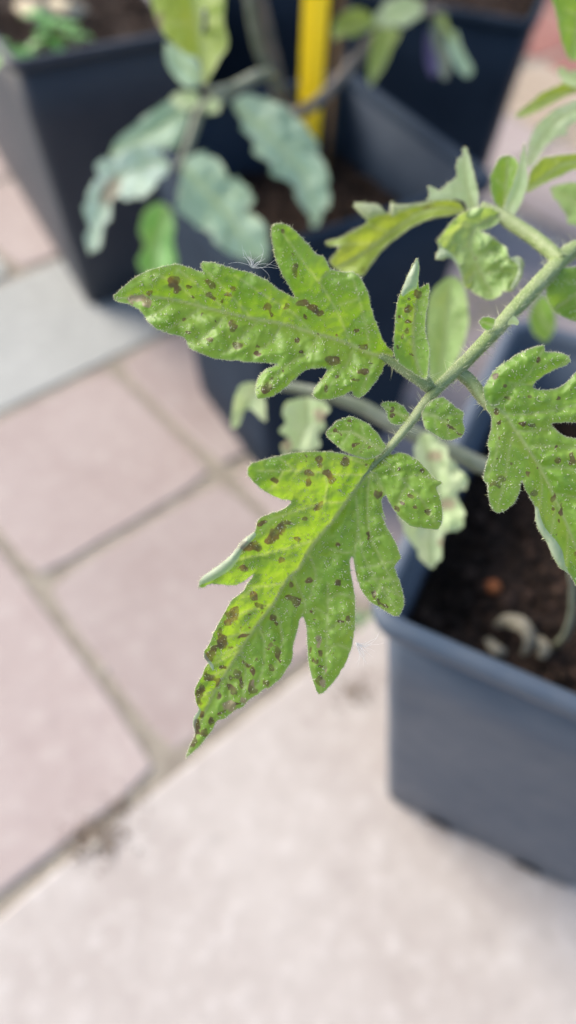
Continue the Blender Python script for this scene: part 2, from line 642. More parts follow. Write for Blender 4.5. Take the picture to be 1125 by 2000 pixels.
for P, z, sd, nc, lb in ((P_RIGHT, SZ_R, 3, 900, 'dark crumbly soil in the blue grey pot'),
                         (P_MID, SZ_M, 5, 500, 'dark brown soil around the yellow stake'),
                         (P_LEFT, SZ_L, 6, 350, 'dark soil under the green seedlings in the trough'),
                         (P_BACK, .25, 8, 200, 'dark soil in the black pot beside red pavers'),
                         (P_FAR, .25, 9, 100, 'dark soil in the farthest black pot')):
    cx, cy, th, h, a, b = P
    make_soil(cx, cy, th, (b + (a - .005 - b) * z / h) - .0035, z, sd, nc, lb, .17 if P is P_LEFT else 0.)


# ------------------------------------------------------------------ plant builders
def catmull(P, step, closed=True):
    P = np.asarray(P, float)
    n = len(P)
    out = []
    rng = range(n if closed else n - 1)
    for i in rng:
        if closed:
            p0, p1, p2, p3 = P[(i - 1) % n], P[i], P[(i + 1) % n], P[(i + 2) % n]
        else:
            p0, p1, p2, p3 = P[max(i - 1, 0)], P[i], P[i + 1], P[min(i + 2, n - 1)]
        L = np.linalg.norm(p2[:2] - p1[:2]) if len(p1) == 2 else np.linalg.norm(p2 - p1)
        k = max(1, int(round(L / step)))
        # centripetal-ish: damp tangents so corners stay tight
        m1, m2 = (p2 - p0) * .36, (p3 - p1) * .36
        lim = L * .9
        for m in (m1, m2):
            l = np.linalg.norm(m)
            if l > lim: m *= lim / l
        for j in range(k):
            t = j / k
            h00, h10, h01, h11 = 2 * t**3 - 3 * t**2 + 1, t**3 - 2 * t**2 + t, -2 * t**3 + 3 * t**2, t**3 - t**2
            out.append(h00 * p1 + h10 * m1 + h01 * p2 + h11 * m2)
    if not closed: out.append(P[-1])
    return np.array(out)


def seg_dist(Q, A, B):
    """distance of points Q (n,2) to segments A->B (m,2); returns (n,m) distances"""
    d = B - A
    L2 = (d ** 2).sum(1) + 1e-9
    r = Q[:, None, :] - A[None]
    t = np.clip((r * d[None]).sum(2) / L2[None], 0, 1)
    c = r - t[..., None] * d[None]
    return np.sqrt((c ** 2).sum(2)), r, d


def inside(Q, P):
    x, y = Q[:, 0][:, None], Q[:, 1][:, None]
    a, b = P, np.roll(P, -1, 0)
    c = ((a[None, :, 1] > y) != (b[None, :, 1] > y)) & (
        x < (b[None, :, 0] - a[None, :, 0]) * (y - a[None, :, 1]) / (b[None, :, 1] - a[None, :, 1] + 1e-12) + a[None, :, 0])
    return c.sum(1) % 2 == 1


def triangulate(outline, step):
    n = len(outline)
    lo, hi = outline.min(0), outline.max(0)
    xs = np.arange(lo[0], hi[0], step)
    ys = np.arange(lo[1], hi[1], step * .866)
    X, Y = np.meshgrid(xs, ys)
    X = X + (np.arange(len(ys)) % 2)[:, None] * step * .5
    Q = np.stack([X.ravel(), Y.ravel()], 1) + NR.uniform(-.16, .16, (X.size, 2)) * step
    Q = Q[inside(Q, outline)]
    D, _, _ = seg_dist(Q, outline, np.roll(outline, -1, 0))
    Q = Q[D.min(1) > step * .55]
    allp = np.vstack([outline, Q])
    edges = [(i, (i + 1) % n) for i in range(n)]
    res = delaunay_2d_cdt([Vector(p) for p in allp], edges, [], 1, 1e-4)
    V = np.array([tuple(v) for v in res[0]])
    F = np.array([f for f in res[2] if len(f) == 3])
    c = V[F].mean(1)
    F = F[inside(c, outline)]
    return V, F


def vnoise(P, s, seed):
    return np.array([mnoise.noise((p[0] * s + seed, p[1] * s - seed, seed * .37)) for p in P])


def cones(base, dirs, length, rad, up=None):
    """thin three-sided cones (hairs): returns verts, faces"""
    n = len(base)
    d = dirs / (np.linalg.norm(dirs, axis=1, keepdims=True) + 1e-12)
    ref = np.where(np.abs(d[:, 2:3]) > .9, np.array([[1., 0, 0]]), np.array([[0, 0, 1.]]))
    a = np.cross(d, ref)
    a /= np.linalg.norm(a, axis=1, keepdims=True)
    b = np.cross(d, a)
    V = np.empty((n, 4, 3))
    for i in range(3):
        t = 2 * math.pi * i / 3
        V[:, i] = base + (a * math.cos(t) + b * math.sin(t)) * rad[:, None]
    V[:, 3] = base + d * length[:, None]
    k = np.arange(n)[:, None] * 4
    F = np.concatenate([k + np.array([[0, 1, 3]]), k + np.array([[1, 2, 3]]), k + np.array([[2, 0, 3]])])
    return V.reshape(-1, 3), F


def leaf(parent, outline, midrib, depth, mat, veins=(), spots=(), dry=(), tilt=(0, 0), kpos=.7, kneg=.45, flen=70, blister=8., curl=0., curlw=14.,
         wave=6., wscale=.02, step=4.2, flaps=(), hairs=0., edge_hairs=False, seed=1, name='leaflet', label=None, droop=0., jag=.7, vw=9., rough_edge=True, bw=22., quilt=0., teeth=None):
    px2m = depth / FPX
    out = catmull(outline, step * .8)
    if rough_edge:
        out = out + NR.normal(0, jag * .35, out.shape) + np.stack([vnoise(out, .09, seed), vnoise(out, .09, seed + 31)], 1) * jag * 1.6
    if teeth:
        amp, per = teeth
        tn = np.roll(out, -1, 0) - np.roll(out, 1, 0)
        tn /= np.linalg.norm(tn, axis=1, keepdims=True) + 1e-9
        ar = np.sum(out[:, 0] * np.roll(out[:, 1], -1) - np.roll(out[:, 0], -1) * out[:, 1])
        tn = np.stack([tn[:, 1], -tn[:, 0]], 1) * (1 if ar > 0 else -1)
        sl = np.cumsum(np.linalg.norm(out - np.roll(out, 1, 0), axis=1))
        ph = (sl / per + .25 * vnoise(out, .02, seed)) % 1
        out = out + tn * (amp * (ph - .45) * np.where(ph > .9, (1 - ph) * 10, 1))[:, None]
    V, F = triangulate(out, step)
    n_out = len(out)
    mid = catmull(midrib, 8, False)

    def field(Q, lift=0., under=0., flapk=0.):
        D, r, d = seg_dist(Q, mid[:-1], mid[1:])
        k = D.argmin(1)
        ii = np.arange(len(Q))
        m = D[ii, k]
        cr = d[k, 0] * r[ii, k, 1] - d[k, 1] * r[ii, k, 0]
        along = k / max(1, len(mid) - 2)
        vd = m.copy()
        vstrength = np.exp(-(m / (4.4 - 2.2 * along)) ** 2)
        for vn in veins:
            c = catmull(vn, 8, False)
            dv = seg_dist(Q, c[:-1], c[1:])[0].min(1)
            vd = np.minimum(vd, dv)
            vstrength = np.maximum(vstrength, .7 * np.exp(-(dv / 2.3) ** 2))
        kk = np.where(cr > 0, kpos, kneg)
        e = seg_dist(Q, out, np.roll(out, -1, 0))[0].min(1)
        fl_ = np.where(cr > 0, flen * 2.6, flen)
        z = -kk * fl_ * (1 - np.exp(-(np.sqrt(m * m + 49) - 7) / fl_))
        z = z - np.where(cr > 0, .55, 1.) * blister * (1 - np.exp(-(vd / bw) ** 1.3)) * np.clip(m / 14, 0, 1) ** .5 * np.clip(e / 14, .15, 1)
        z = z + curl * np.exp(-e / curlw)
        z = z + wave * (vnoise(Q, wscale, seed) + .45 * vnoise(Q, wscale * 2.6, seed + 9)) * np.clip(m / 30, .15, 1)
        z = z + blister * .2 * vnoise(Q, .075, seed + 4)
        if quilt:
            Qw = Q + np.stack([vnoise(Q, .05, seed + 71), vnoise(Q, .05, seed + 72)], 1) * 7
            cell = np.empty(len(Q))
            for i_ in range(len(Q)):
                dd_ = mnoise.voronoi((Qw[i_, 0] / 25.0, Qw[i_, 1] / 25.0, seed * 3.1))[0]
                cell[i_] = dd_[1] - dd_[0]
            z = z - quilt * np.clip(cell / .45, 0, 1) ** .6 * np.clip(e / 12, .1, 1) * np.clip(m / 10, .2, 1) * np.where(cr > 0, .5, 1.)
        p0 = np.asarray(midrib[0], float)
        z = z + (Q[:, 0] - p0[0]) * tilt[0] + (Q[:, 1] - p0[1]) * tilt[1] + droop * along ** 2 - lift
        s = np.full(len(Q), -1.)
        Q0 = Q
        Q = Q + np.stack([vnoise(Q, .085, seed + 51), vnoise(Q, .085, seed + 63)], 1) * 5.5 + np.stack([vnoise(Q, .22, seed + 52), vnoise(Q, .22, seed + 64)], 1) * 2.2
        for (cx, cy, rx, ry, ro) in spots:
            dx, dy = Q[:, 0] - cx, Q[:, 1] - cy
            ca, sa = math.cos(ro), math.sin(ro)
            q = np.sqrt(((ca * dx + sa * dy) / rx) ** 2 + ((-sa * dx + ca * dy) / ry) ** 2)
            s = np.maximum(s, 1.5 - q)
        dr = np.full(len(Q), -1.)
        for (cx, cy, rx, ry, ro) in dry:
            dx, dy = Q[:, 0] - cx, Q[:, 1] - cy
            ca, sa = math.cos(ro), math.sin(ro)
            q = np.sqrt(((ca * dx + sa * dy) / rx) ** 2 + ((-sa * dx + ca * dy) / ry) ** 2)
            dr = np.maximum(dr, 1.5 - q)
        return z, dict(spot=s, dry=dr, vein=vstrength, edge=np.exp(-(e / 2.2) ** 2), flap=np.full(len(Q0), under)), cr

    z, at, cr = field(V)
    W = pt(V[:, 0], V[:, 1], depth + z * px2m)
    verts, faces, fm = [W], [F], [np.zeros(len(F), int)]
    ats = {k: [a] for k, a in at.items()}
    # orientation: front faces look at the camera
    f0 = W[F[:, 0]]
    nrm = np.cross(W[F[:, 1]] - f0, W[F[:, 2]] - f0)
    flip = (nrm * (CAM - f0)).sum(1) < 0
    F[flip] = F[flip][:, ::-1]
    nrm[flip] *= -1
    vn_ = np.zeros_like(W)
    for i in range(3):
        np.add.at(vn_, F[:, i], nrm)
    vn_ /= np.linalg.norm(vn_, axis=1, keepdims=True) + 1e-15
    base = len(W)
    # rolled-over margins showing the underside
    for (poly, lift, slope) in flaps:
        fo = catmull(poly, step)
        v2, f2 = triangulate(fo, step)
        z2_, a2, _ = field(v2, lift, 1.0)
        e2 = seg_dist(v2, fo, np.roll(fo, -1, 0))[0].min(1)
        z2_ = z2_.min() + .3 * (z2_ - z2_.min()) - slope * (1 - np.exp(-e2 / 6.)) * 7.
        w2 = pt(v2[:, 0], v2[:, 1], depth + z2_ * px2m)
        a0 = w2[f2[:, 0]]
        nn = np.cross(w2[f2[:, 1]] - a0, w2[f2[:, 2]] - a0)
        fl = (nn * (CAM - a0)).sum(1) < 0
        f2[fl] = f2[fl][:, ::-1]
        verts.append(w2)
        faces.append(f2 + base)
        fm.append(np.zeros(len(f2), int))
        for k in ats: ats[k].append(a2[k])
        base += len(w2)
    # hairs
    if hairs > 0:
        dens = vnoise(V, .03, seed + 77) + .6 * vnoise(V, .11, seed + 5)
        w = np.clip(.55 + dens, .02, None)
        n = int(hairs * len(F) * step * step * .433 / 100.)
        idx = NR.choice(len(V), n, p=w / w.sum())
        tri = NR.normal(0, step * .35, (n, 2))
        p = W[idx] + (tri[:, :1] * AX - tri[:, 1:] * BX) * px2m * .6
        d = vn_[idx] + NR.normal(0, .55, (n, 3))
        big = NR.rand(n) ** 3
        cv, cf = cones(p - vn_[idx] * px2m * .6, d, (2.6 + 5.5 * big) * px2m, (.6 + .9 * big) * px2m)
        verts.append(cv); faces.append(cf + base); fm.append(np.ones(len(cf), int))
        for k in ats: ats[k].append(np.zeros(len(cv)))
        base += len(cv)
    if edge_hairs:
        nx = np.roll(out, -1, 0) - np.roll(out, 1, 0)
        nx /= np.linalg.norm(nx, axis=1, keepdims=True) + 1e-9
        area = .5 * np.sum(out[:, 0] * np.roll(out[:, 1], -1) - np.roll(out[:, 0], -1) * out[:, 1])
        on = np.stack([nx[:, 1], -nx[:, 0]], 1) * (1 if area > 0 else -1)
        rep = 5
        o = np.repeat(out, rep, 0) + NR.uniform(-1, 1, (n_out * rep, 1)) * np.repeat(nx, rep, 0) * step * .45
        zz, _, _ = field(o)
        p = pt(o[:, 0], o[:, 1], depth + zz * px2m)
        dd = np.repeat(on, rep, 0) + NR.normal(0, .5, o.shape)
        d3 = dd[:, :1] * AX - dd[:, 1:] * BX + NR.normal(0, .5, (len(o), 1)) * FX
        ln = (1.6 + 3.2 * NR.rand(len(o)) ** 2 + 5 * (NR.rand(len(o)) > .97)) * px2m
        cv, cf = cones(p, d3, ln, np.full(len(o), .34) * px2m)
        verts.append(cv); faces.append(cf + base); fm.append(np.ones(len(cf), int))
        for k in ats: ats[k].append(np.zeros(len(cv)))
        base += len(cv)
    ob = mesh_obj(name, np.vstack(verts), np.vstack(faces), [mat, M_hair], parent, np.concatenate(fm),
                  {k: np.concatenate(a) for k, a in ats.items()})
    if label: ob['label'] = label
    return ob


def tube_pts(P, R, k=12, groove=0., seed=0, mstep=.0016):
    """P (n,3) world, R radii (m): resampled smooth tube"""
    P = np.asarray(P, float)
    R = np.asarray(R, float)
    Q = catmull(np.hstack([P, R[:, None]]), mstep, False)
    C_, Rr = Q[:, :3], Q[:, 3]
    T = np.gradient(C_, axis=0)
    T /= np.linalg.norm(T, axis=1, keepdims=True) + 1e-12
    a = np.cross(T[0], FX)
    a /= np.linalg.norm(a)
    V = []
    fr = []
    for i in range(len(C_)):
        a = a - T[i] * (a @ T[i])
        a /= np.linalg.norm(a)
        b = np.cross(T[i], a)
        fr.append((a.copy(), b))
        for j in range(k):
            t = 2 * math.pi * j / k
            rr = Rr[i] * (1 + groove * math.cos(3 * t + .5) + .05 * mnoise.noise((i * .35, j * 1.7, seed)))
            V.append(C_[i] + (a * math.cos(t) + b * math.sin(t)) * rr)
    F = []
    n = len(C_)
    for i in range(n - 1):
        for j in range(k):
            j2 = (j + 1) % k
            F.append((i * k + j, i * k + j2, (i + 1) * k + j2, (i + 1) * k + j))
    F.append(tuple(reversed(range(k))))
    F.append(tuple(range((n - 1) * k, n * k)))
    return np.array(V), F, C_, Rr, fr, T


def stalk(parent, name, pts3, radii, mat, groove=.08, k=12, seed=0, label=None, mstep=.0016, joined=()):
    V, F, C_, Rr, fr, T = tube_pts(pts3, radii, k, groove, seed, mstep)
    V = list(V)
    F = list(F)
    for (p2, r2) in joined:
        v2, f2, *_ = tube_pts(p2, r2, k, groove, seed + 3, mstep)
        b0 = len(V)
        V += list(v2)
        F += [tuple(i + b0 for i in f) for f in f2]
    o = mesh_obj(name, V, F, mat, parent)
    if label: o['label'] = label
    return o, (C_, Rr, fr, T)


def stalk_hairs(parent, frames_list, per_mm, long_share, seed=1):
    rs = np.random.RandomState(seed)
    B, D, L, Rd = [], [], [], []
    for (C_, Rr, fr, T) in frames_list:
        seglen = np.linalg.norm(np.diff(C_, axis=0), axis=1).sum() * 1000
        n = int(seglen * per_mm)
        idx = rs.randint(0, len(C_) - 1, n)
        t = rs.rand(n) * 2 * np.pi
        f = rs.rand(n)
        for q in range(n):
            i = idx[q]
            a, b = fr[i]
            c = C_[i] * (1 - f[q]) + C_[i + 1] * f[q]
            d = a * math.cos(t[q]) + b * math.sin(t[q])
            B.append(c + d * Rr[i] * .95)
            D.append(d + T[i] * rs.normal(0, .35) + rs.normal(0, .2, 3))
            lg = rs.rand() < long_share
            L.append(rs.uniform(.0012, .0034) if lg else rs.uniform(.0002, .0007))
            Rd.append(.00005 if lg else .000042)
    cv, cf = cones(np.array(B), np.array(D), np.array(L), np.array(Rd))
    o = mesh_obj('stalk_hairs', cv, cf, M_hair, parent)
    o['kind'] = 'stuff'
    return o


def P3(*a):
    return np.array([pt(x, y, d) for x, y, d in a])


def rad(*a):
    """(half-width px, depth) -> metres"""
    return np.array([w * d / FPX for w, d in a])


# ------------------------------------------------------------------ the spotted tomato plant in the right-hand pot
ROOT = (.205, .205, SZ_R)
tom = empty('tomato_plant', ROOT, 'tomato plant with sharp brown spotted green leaves, rooted in the blue grey pot', 'tomato plant')
stalk(tom, 'main_stem', [(.205, .205, SZ_R - .01), (.204, .206, .30), (.196, .205, .36), (.190, .207, .43), (.186, .21, .52)],
      [.0055, .005, .0047, .0043, .0035], M_stem, mstep=.004)

rach_px = [(600, 1082, 3, .163), (650, 1010, 4, .1615), (700, 940, 5.5, .160), (755, 882, 9, .159), (800, 828, 11, .159), (850, 764, 13.5, .160), (905, 712, 16, .163),
           (960, 655, 17.5, .168), (1020, 590, 19, .176), (1075, 533, 20, .184), (1130, 485, 21, .193)]
rp = [pt(x, y, d) for x, y, w, d in rach_px] + [np.array([.115, .196, .437]), np.array([.160, .205, .425]), np.array([.190, .207, .410])]
rr = [.8 * w * d / FPX for x, y, w, d in rach_px] + [.0030, .0031, .0034]
# leaflet stalks that branch from it
br = [(P3((838, 756, .160), (815, 742, .159), (790, 725, .1585), (765, 706, .158), (740, 695, .158)), rad((11, .16), (9, .16), (8.5, .16), (8, .16), (5, .16))),
      (P3((845, 758, .16), (836, 742, .159), (828, 730, .159)), rad((7, .16), (6, .16), (4, .16))),
      (P3((893, 724, .163), (918, 745, .163), (940, 773, .162), (956, 795, .161), (985, 815, .161)), rad((13, .163), (12.5, .163), (12, .163), (9, .163), (5, .163))),
      (P3((1095, 512, .187), (1078, 493, .189), (1040, 462, .193), (1000, 436, .196), (968, 415, .198), (940, 400, .199)),
       rad((14, .19), (14, .19), (14, .19), (13, .196), (10, .198), (6, .2)))]
rach, fr0 = stalk(tom, 'leaf_stalk', rp, rr, M_stem, groove=.10, k=14, joined=br, label='hairy stalk of the sharp spotted leaf', mstep=.0011)
frs = [fr0]
for p2, r2 in br:
    _, _, c_, r_, f_, t_ = tube_pts(p2, r2, 12, .1, 2, .0011)
    frs.append((c_, r_, f_, t_))
stalk_hairs(rach, frs, 42, .06, 5)

# upper-left leaflet
U_out = z1((38, 272), (60, 250), (100, 215), (150, 188), (200, 172), (245, 165), (290, 176), (333, 190), (329, 170), (333, 158), (365, 157), (400, 168), (440, 180), (500, 195),
           (550, 220), (590, 250), (638, 276), (640, 268), (628, 245), (600, 200), (580, 150), (566, 90), (563, 50), (570, 32), (590, 28), (620, 38), (650, 62), (690, 105), (710, 130),
           (735, 138), (745, 155), (760, 180), (800, 192), (835, 190), (860, 213), (880, 250), (895, 310), (915, 370), (940, 430), (970, 460), (955, 478), (938, 500), (928, 525),
           (905, 560), (880, 590), (855, 608), (835, 598), (830, 585), (800, 600), (760, 612), (720, 613), (703, 600), (706, 580), (730, 545), (750, 517), (735, 508), (700, 511),
           (670, 520), (640, 545), (600, 580), (570, 600), (540, 610), (515, 609), (509, 580), (518, 545), (543, 515), (582, 498), (530, 491), (480, 488), (420, 482), (370, 476),
           (330, 460), (290, 442), (272, 408), (230, 396), (185, 380), (155, 357), (125, 318), (90, 296), (48, 287))
U_mid = z1((965, 470), (900, 463), (830, 432), (760, 408), (700, 392), (600, 362), (500, 345), (420, 326), (330, 305), (240, 282), (150, 272), (48, 278))
U_veins = [z1((830, 432), (790, 340), (740, 250), (680, 170), (600, 60)), z1((890, 460), (880, 380), (850, 260), (830, 200)), z1((700, 392), (640, 330), (560, 280), (440, 200)),
           z1((500, 345), (430, 270), (350, 190)), z1((420, 326), (340, 250), (250, 180)), z1((330, 305), (250, 230), (170, 195)), z1((790, 300), (850, 280)), z1((720, 220), (750, 190)),
           z1((720, 400), (690, 450), (600, 510), (530, 590)), z1((840, 440), (810, 500), (740, 590)), z1((900, 465), (890, 520), (860, 590)),
           z1((600, 362), (560, 420), (500, 470)), z1((520, 350), (460, 410), (400, 465)), z1((420, 326), (360, 385), (310, 430)), z1((330, 305), (270, 350), (210, 385)),
           z1((240, 282), (190, 320), (150, 345))]
U_sp = sp(z1, 1.7045, [(236, 222, 20, 25, 20), (250, 248, 14, 14), (155, 260, 15, 8), (360, 230, 14, 24, -30), (362, 270, 18, 10, 25), (398, 286, 8, 9), (418, 268, 14, 9),
                       (435, 245, 14, 8, 25), (550, 308, 16, 14), (562, 328, 9, 14), (613, 304, 10, 12), (668, 296, 22, 12), (700, 310, 24, 10, 25), (726, 324, 14, 11), (676, 336, 8, 12, -20),
                       (642, 180, 11, 24, 10), (598, 53, 7, 5), (848, 383, 12, 7), (778, 398, 6, 5), (868, 440, 14, 8), (718, 398, 6, 5), (648, 418, 7, 7), (665, 453, 8, 8),
                       (768, 485, 30, 15), (870, 522, 16, 11), (842, 546, 16, 6), (893, 495, 8, 6), (562, 540, 6, 6), (548, 575, 14, 24, 40), (600, 520, 7, 5), (745, 578, 9, 14),
                       (735, 545, 5, 12, 20), (782, 538, 5, 5), (432, 370, 15, 17), (355, 412, 15, 10), (448, 432, 19, 13), (520, 437, 8, 6), (515, 460, 11, 7), (270, 348, 8, 7),
                       (283, 390, 12, 7), (378, 357, 4, 4), (335, 330, 6, 5), (303, 270, 7, 6), (290, 237, 9, 6), (632, 130, 2, 5), (915, 410, 2, 5), (472, 215, 3, 3)])
U_dry = sp(z1, 1.7045, [(120, 278, 40, 14, 8), (98, 285, 22, 10), (150, 290, 14, 14)])
leaf(rach, U_out, U_mid, .158, M_leaf, U_veins, U_sp, U_dry, tilt=(-.02, -.04), kpos=.90, kneg=.34, flen=110, blister=8.5, bw=14, curl=5, wave=10, quilt=3.6, hairs=1.9, edge_hairs=True, seed=3,
     label='long spotted leaflet with brown dried tip, one upright lobe')

# small folded leaflet beside it
S_out = z1((1048, 146), (1030, 175), (1018, 200), (1000, 245), (983, 290), (976, 350), (972, 410), (970, 455), (985, 490), (1030, 520), (1078, 548), (1084, 510), (1089, 460), (1084, 425),
           (1075, 395), (1074, 350), (1083, 300), (1089, 250), (1084, 230), (1068, 238), (1056, 245), (1050, 215), (1055, 175))
leaf(rach, S_out, z1((1060, 530), (1040, 470), (1035, 400), (1040, 320), (1050, 250)), .157, M_leaf, [z1((1037, 440), (1000, 400)), z1((1037, 400), (1070, 380)), z1((1036, 350), (1000, 310))],
     sp(z1, 1.7045, [(1048, 265, 13, 16), (1018, 312, 16, 12), (1020, 284, 9, 7), (1018, 358, 11, 9), (1012, 385, 9, 10), (985, 440, 6, 10), (995, 405, 6, 8), (1030, 465, 6, 5), (990, 340, 4, 8)]),
     kpos=.5, kneg=.9, flen=40, blister=5, curl=-6, curlw=6, wave=4, flaps=[(z1((1048, 147), (1030, 176), (1012, 212), (994, 262), (1000, 272), (1022, 256), (1046, 244), (1051, 215), (1054, 178)), 5, 1.)],
     quilt=3.6, hairs=1.6, edge_hairs=True, seed=8, label='small folded leaflet with a pale curled tip')

# terminal leaflet, deeply lobed
L_out = z2((800, 236), (770, 262), (740, 264), (715, 270), (680, 262), (640, 252), (590, 243), (540, 242), (480, 243), (420, 250), (370, 262), (320, 275), (282, 286), (266, 305), (266, 330), (285, 355),
           (320, 385), (360, 410), (400, 425), (432, 430), (430, 442), (400, 465), (350, 480), (310, 500), (299, 525), (291, 552), (265, 570), (240, 590), (210, 630), (180, 660), (140, 690), (97, 720),
           (78, 742), (78, 762), (95, 762)) + z3((140, 337), (180, 336), (230, 341), (270, 341), (310, 317), (346, 291), (338, 310), (318, 338), (300, 370), (250, 410), (225, 450), (190, 510), (160, 570),
           (140, 620), (118, 652), (117, 680), (138, 705), (122, 730), (108, 762), (80, 815), (72, 850), (80, 890), (93, 922), (72, 960), (67, 1000), (75, 1035), (55, 1085), (33, 1143),
           (52, 1133), (80, 1108), (118, 1065), (158, 1012), (176, 976), (220, 960), (258, 927), (296, 912), (320, 880), (358, 857), (405, 822), (413, 826), (428, 814), (470, 780), (510, 722),
           (530, 680), (533, 620), (550, 555), (560, 515), (574, 488), (590, 512), (598, 560), (600, 640), (605, 700), (620, 770), (640, 828), (657, 852), (690, 830), (730, 780), (770, 720),
           (800, 650), (812, 600), (820, 540), (822, 480), (820, 400), (811, 340), (799, 270), (798, 222), (804, 208), (814, 215), (820, 250), (835, 320), (860, 380), (890, 415), (930, 440),
           (970, 465), (1000, 484), (1027, 484), (1046, 450), (1050, 410), (1040, 360), (1025, 310), (1006, 260), (1015, 237), (1036, 213), (1025, 180), (1010, 140), (985, 95), (960, 50), (945, 10)) + \
    z2((795, 500), (780, 450), (783, 418), (797, 410), (812, 440), (840, 480), (870, 510), (900, 530), (950, 537), (996, 540), (1012, 510), (1013, 460), (1003, 410), (990, 380), (1013, 362),
       (985, 347), (960, 316), (920, 275), (880, 252), (850, 246), (818, 252))
L_mid = z2((800, 240), (720, 330), (640, 440), (590, 510), (530, 580), (490, 640)) + z3((560, 265), (530, 290), (495, 330), (440, 430), (400, 480), (340, 560), (270, 670), (200, 780), (150, 870), (100, 980), (70, 1060), (36, 1140))
L_veins = [z2((720, 330), (620, 330), (480, 315), (300, 315)), z2((640, 440), (560, 440), (450, 470), (330, 510)), z2((530, 580), (430, 610), (330, 635), (205, 665), (95, 745)), z2((740, 300), (680, 275), (640, 262)),
           z3((495, 330), (420, 345), (345, 355), (300, 400)), z3((440, 430), (370, 450), (300, 470), (230, 520)), z3((340, 560), (280, 570), (200, 600), (150, 640)), z3((300, 620), (230, 650), (170, 690)),
           z3((230, 730), (170, 760), (120, 790)), z3((170, 830), (130, 850), (90, 870)), z3((280, 650), (200, 690), (140, 725)),
           z2((680, 400), (690, 520), (675, 640), (690, 740)), z3((695, 330), (695, 450), (690, 560), (688, 700), (660, 835)), z2((740, 320), (790, 400), (760, 330)),
           z2((735, 330), (725, 420), (735, 560), (790, 680), (850, 800)), z3((840, 100), (860, 200), (920, 320), (1005, 440)), z2((780, 270), (840, 330), (930, 420), (990, 520)), z2((860, 350), (920, 330), (985, 350)),
           z3((530, 300), (570, 380), (590, 440), (575, 480)), z3((440, 430), (470, 520), (480, 620), (440, 760)), z3((370, 520), (400, 620), (390, 740), (350, 840)), z3((290, 650), (310, 740), (300, 860)),
           z3((220, 760), (240, 840), (215, 920)), z3((610, 200), (640, 300), (610, 400)), z3((850, 260), (910, 250), (1000, 230)), z3((870, 320), (940, 310), (1020, 320)), z3((900, 380), (940, 350), (1030, 390)),
           z3((830, 180), (780, 190), (700, 170)), z3((690, 420), (750, 380), (810, 400)), z3((690, 560), (740, 520), (810, 520)), z3((690, 640), (740, 620), (790, 640)), z3((690, 480), (640, 450), (600, 470)),
           z2((560, 430), (570, 360), (540, 270)), z2((450, 320), (420, 290), (380, 262)), z2((400, 318), (380, 360), (340, 395)), z2((880, 370), (850, 420), (840, 470))]
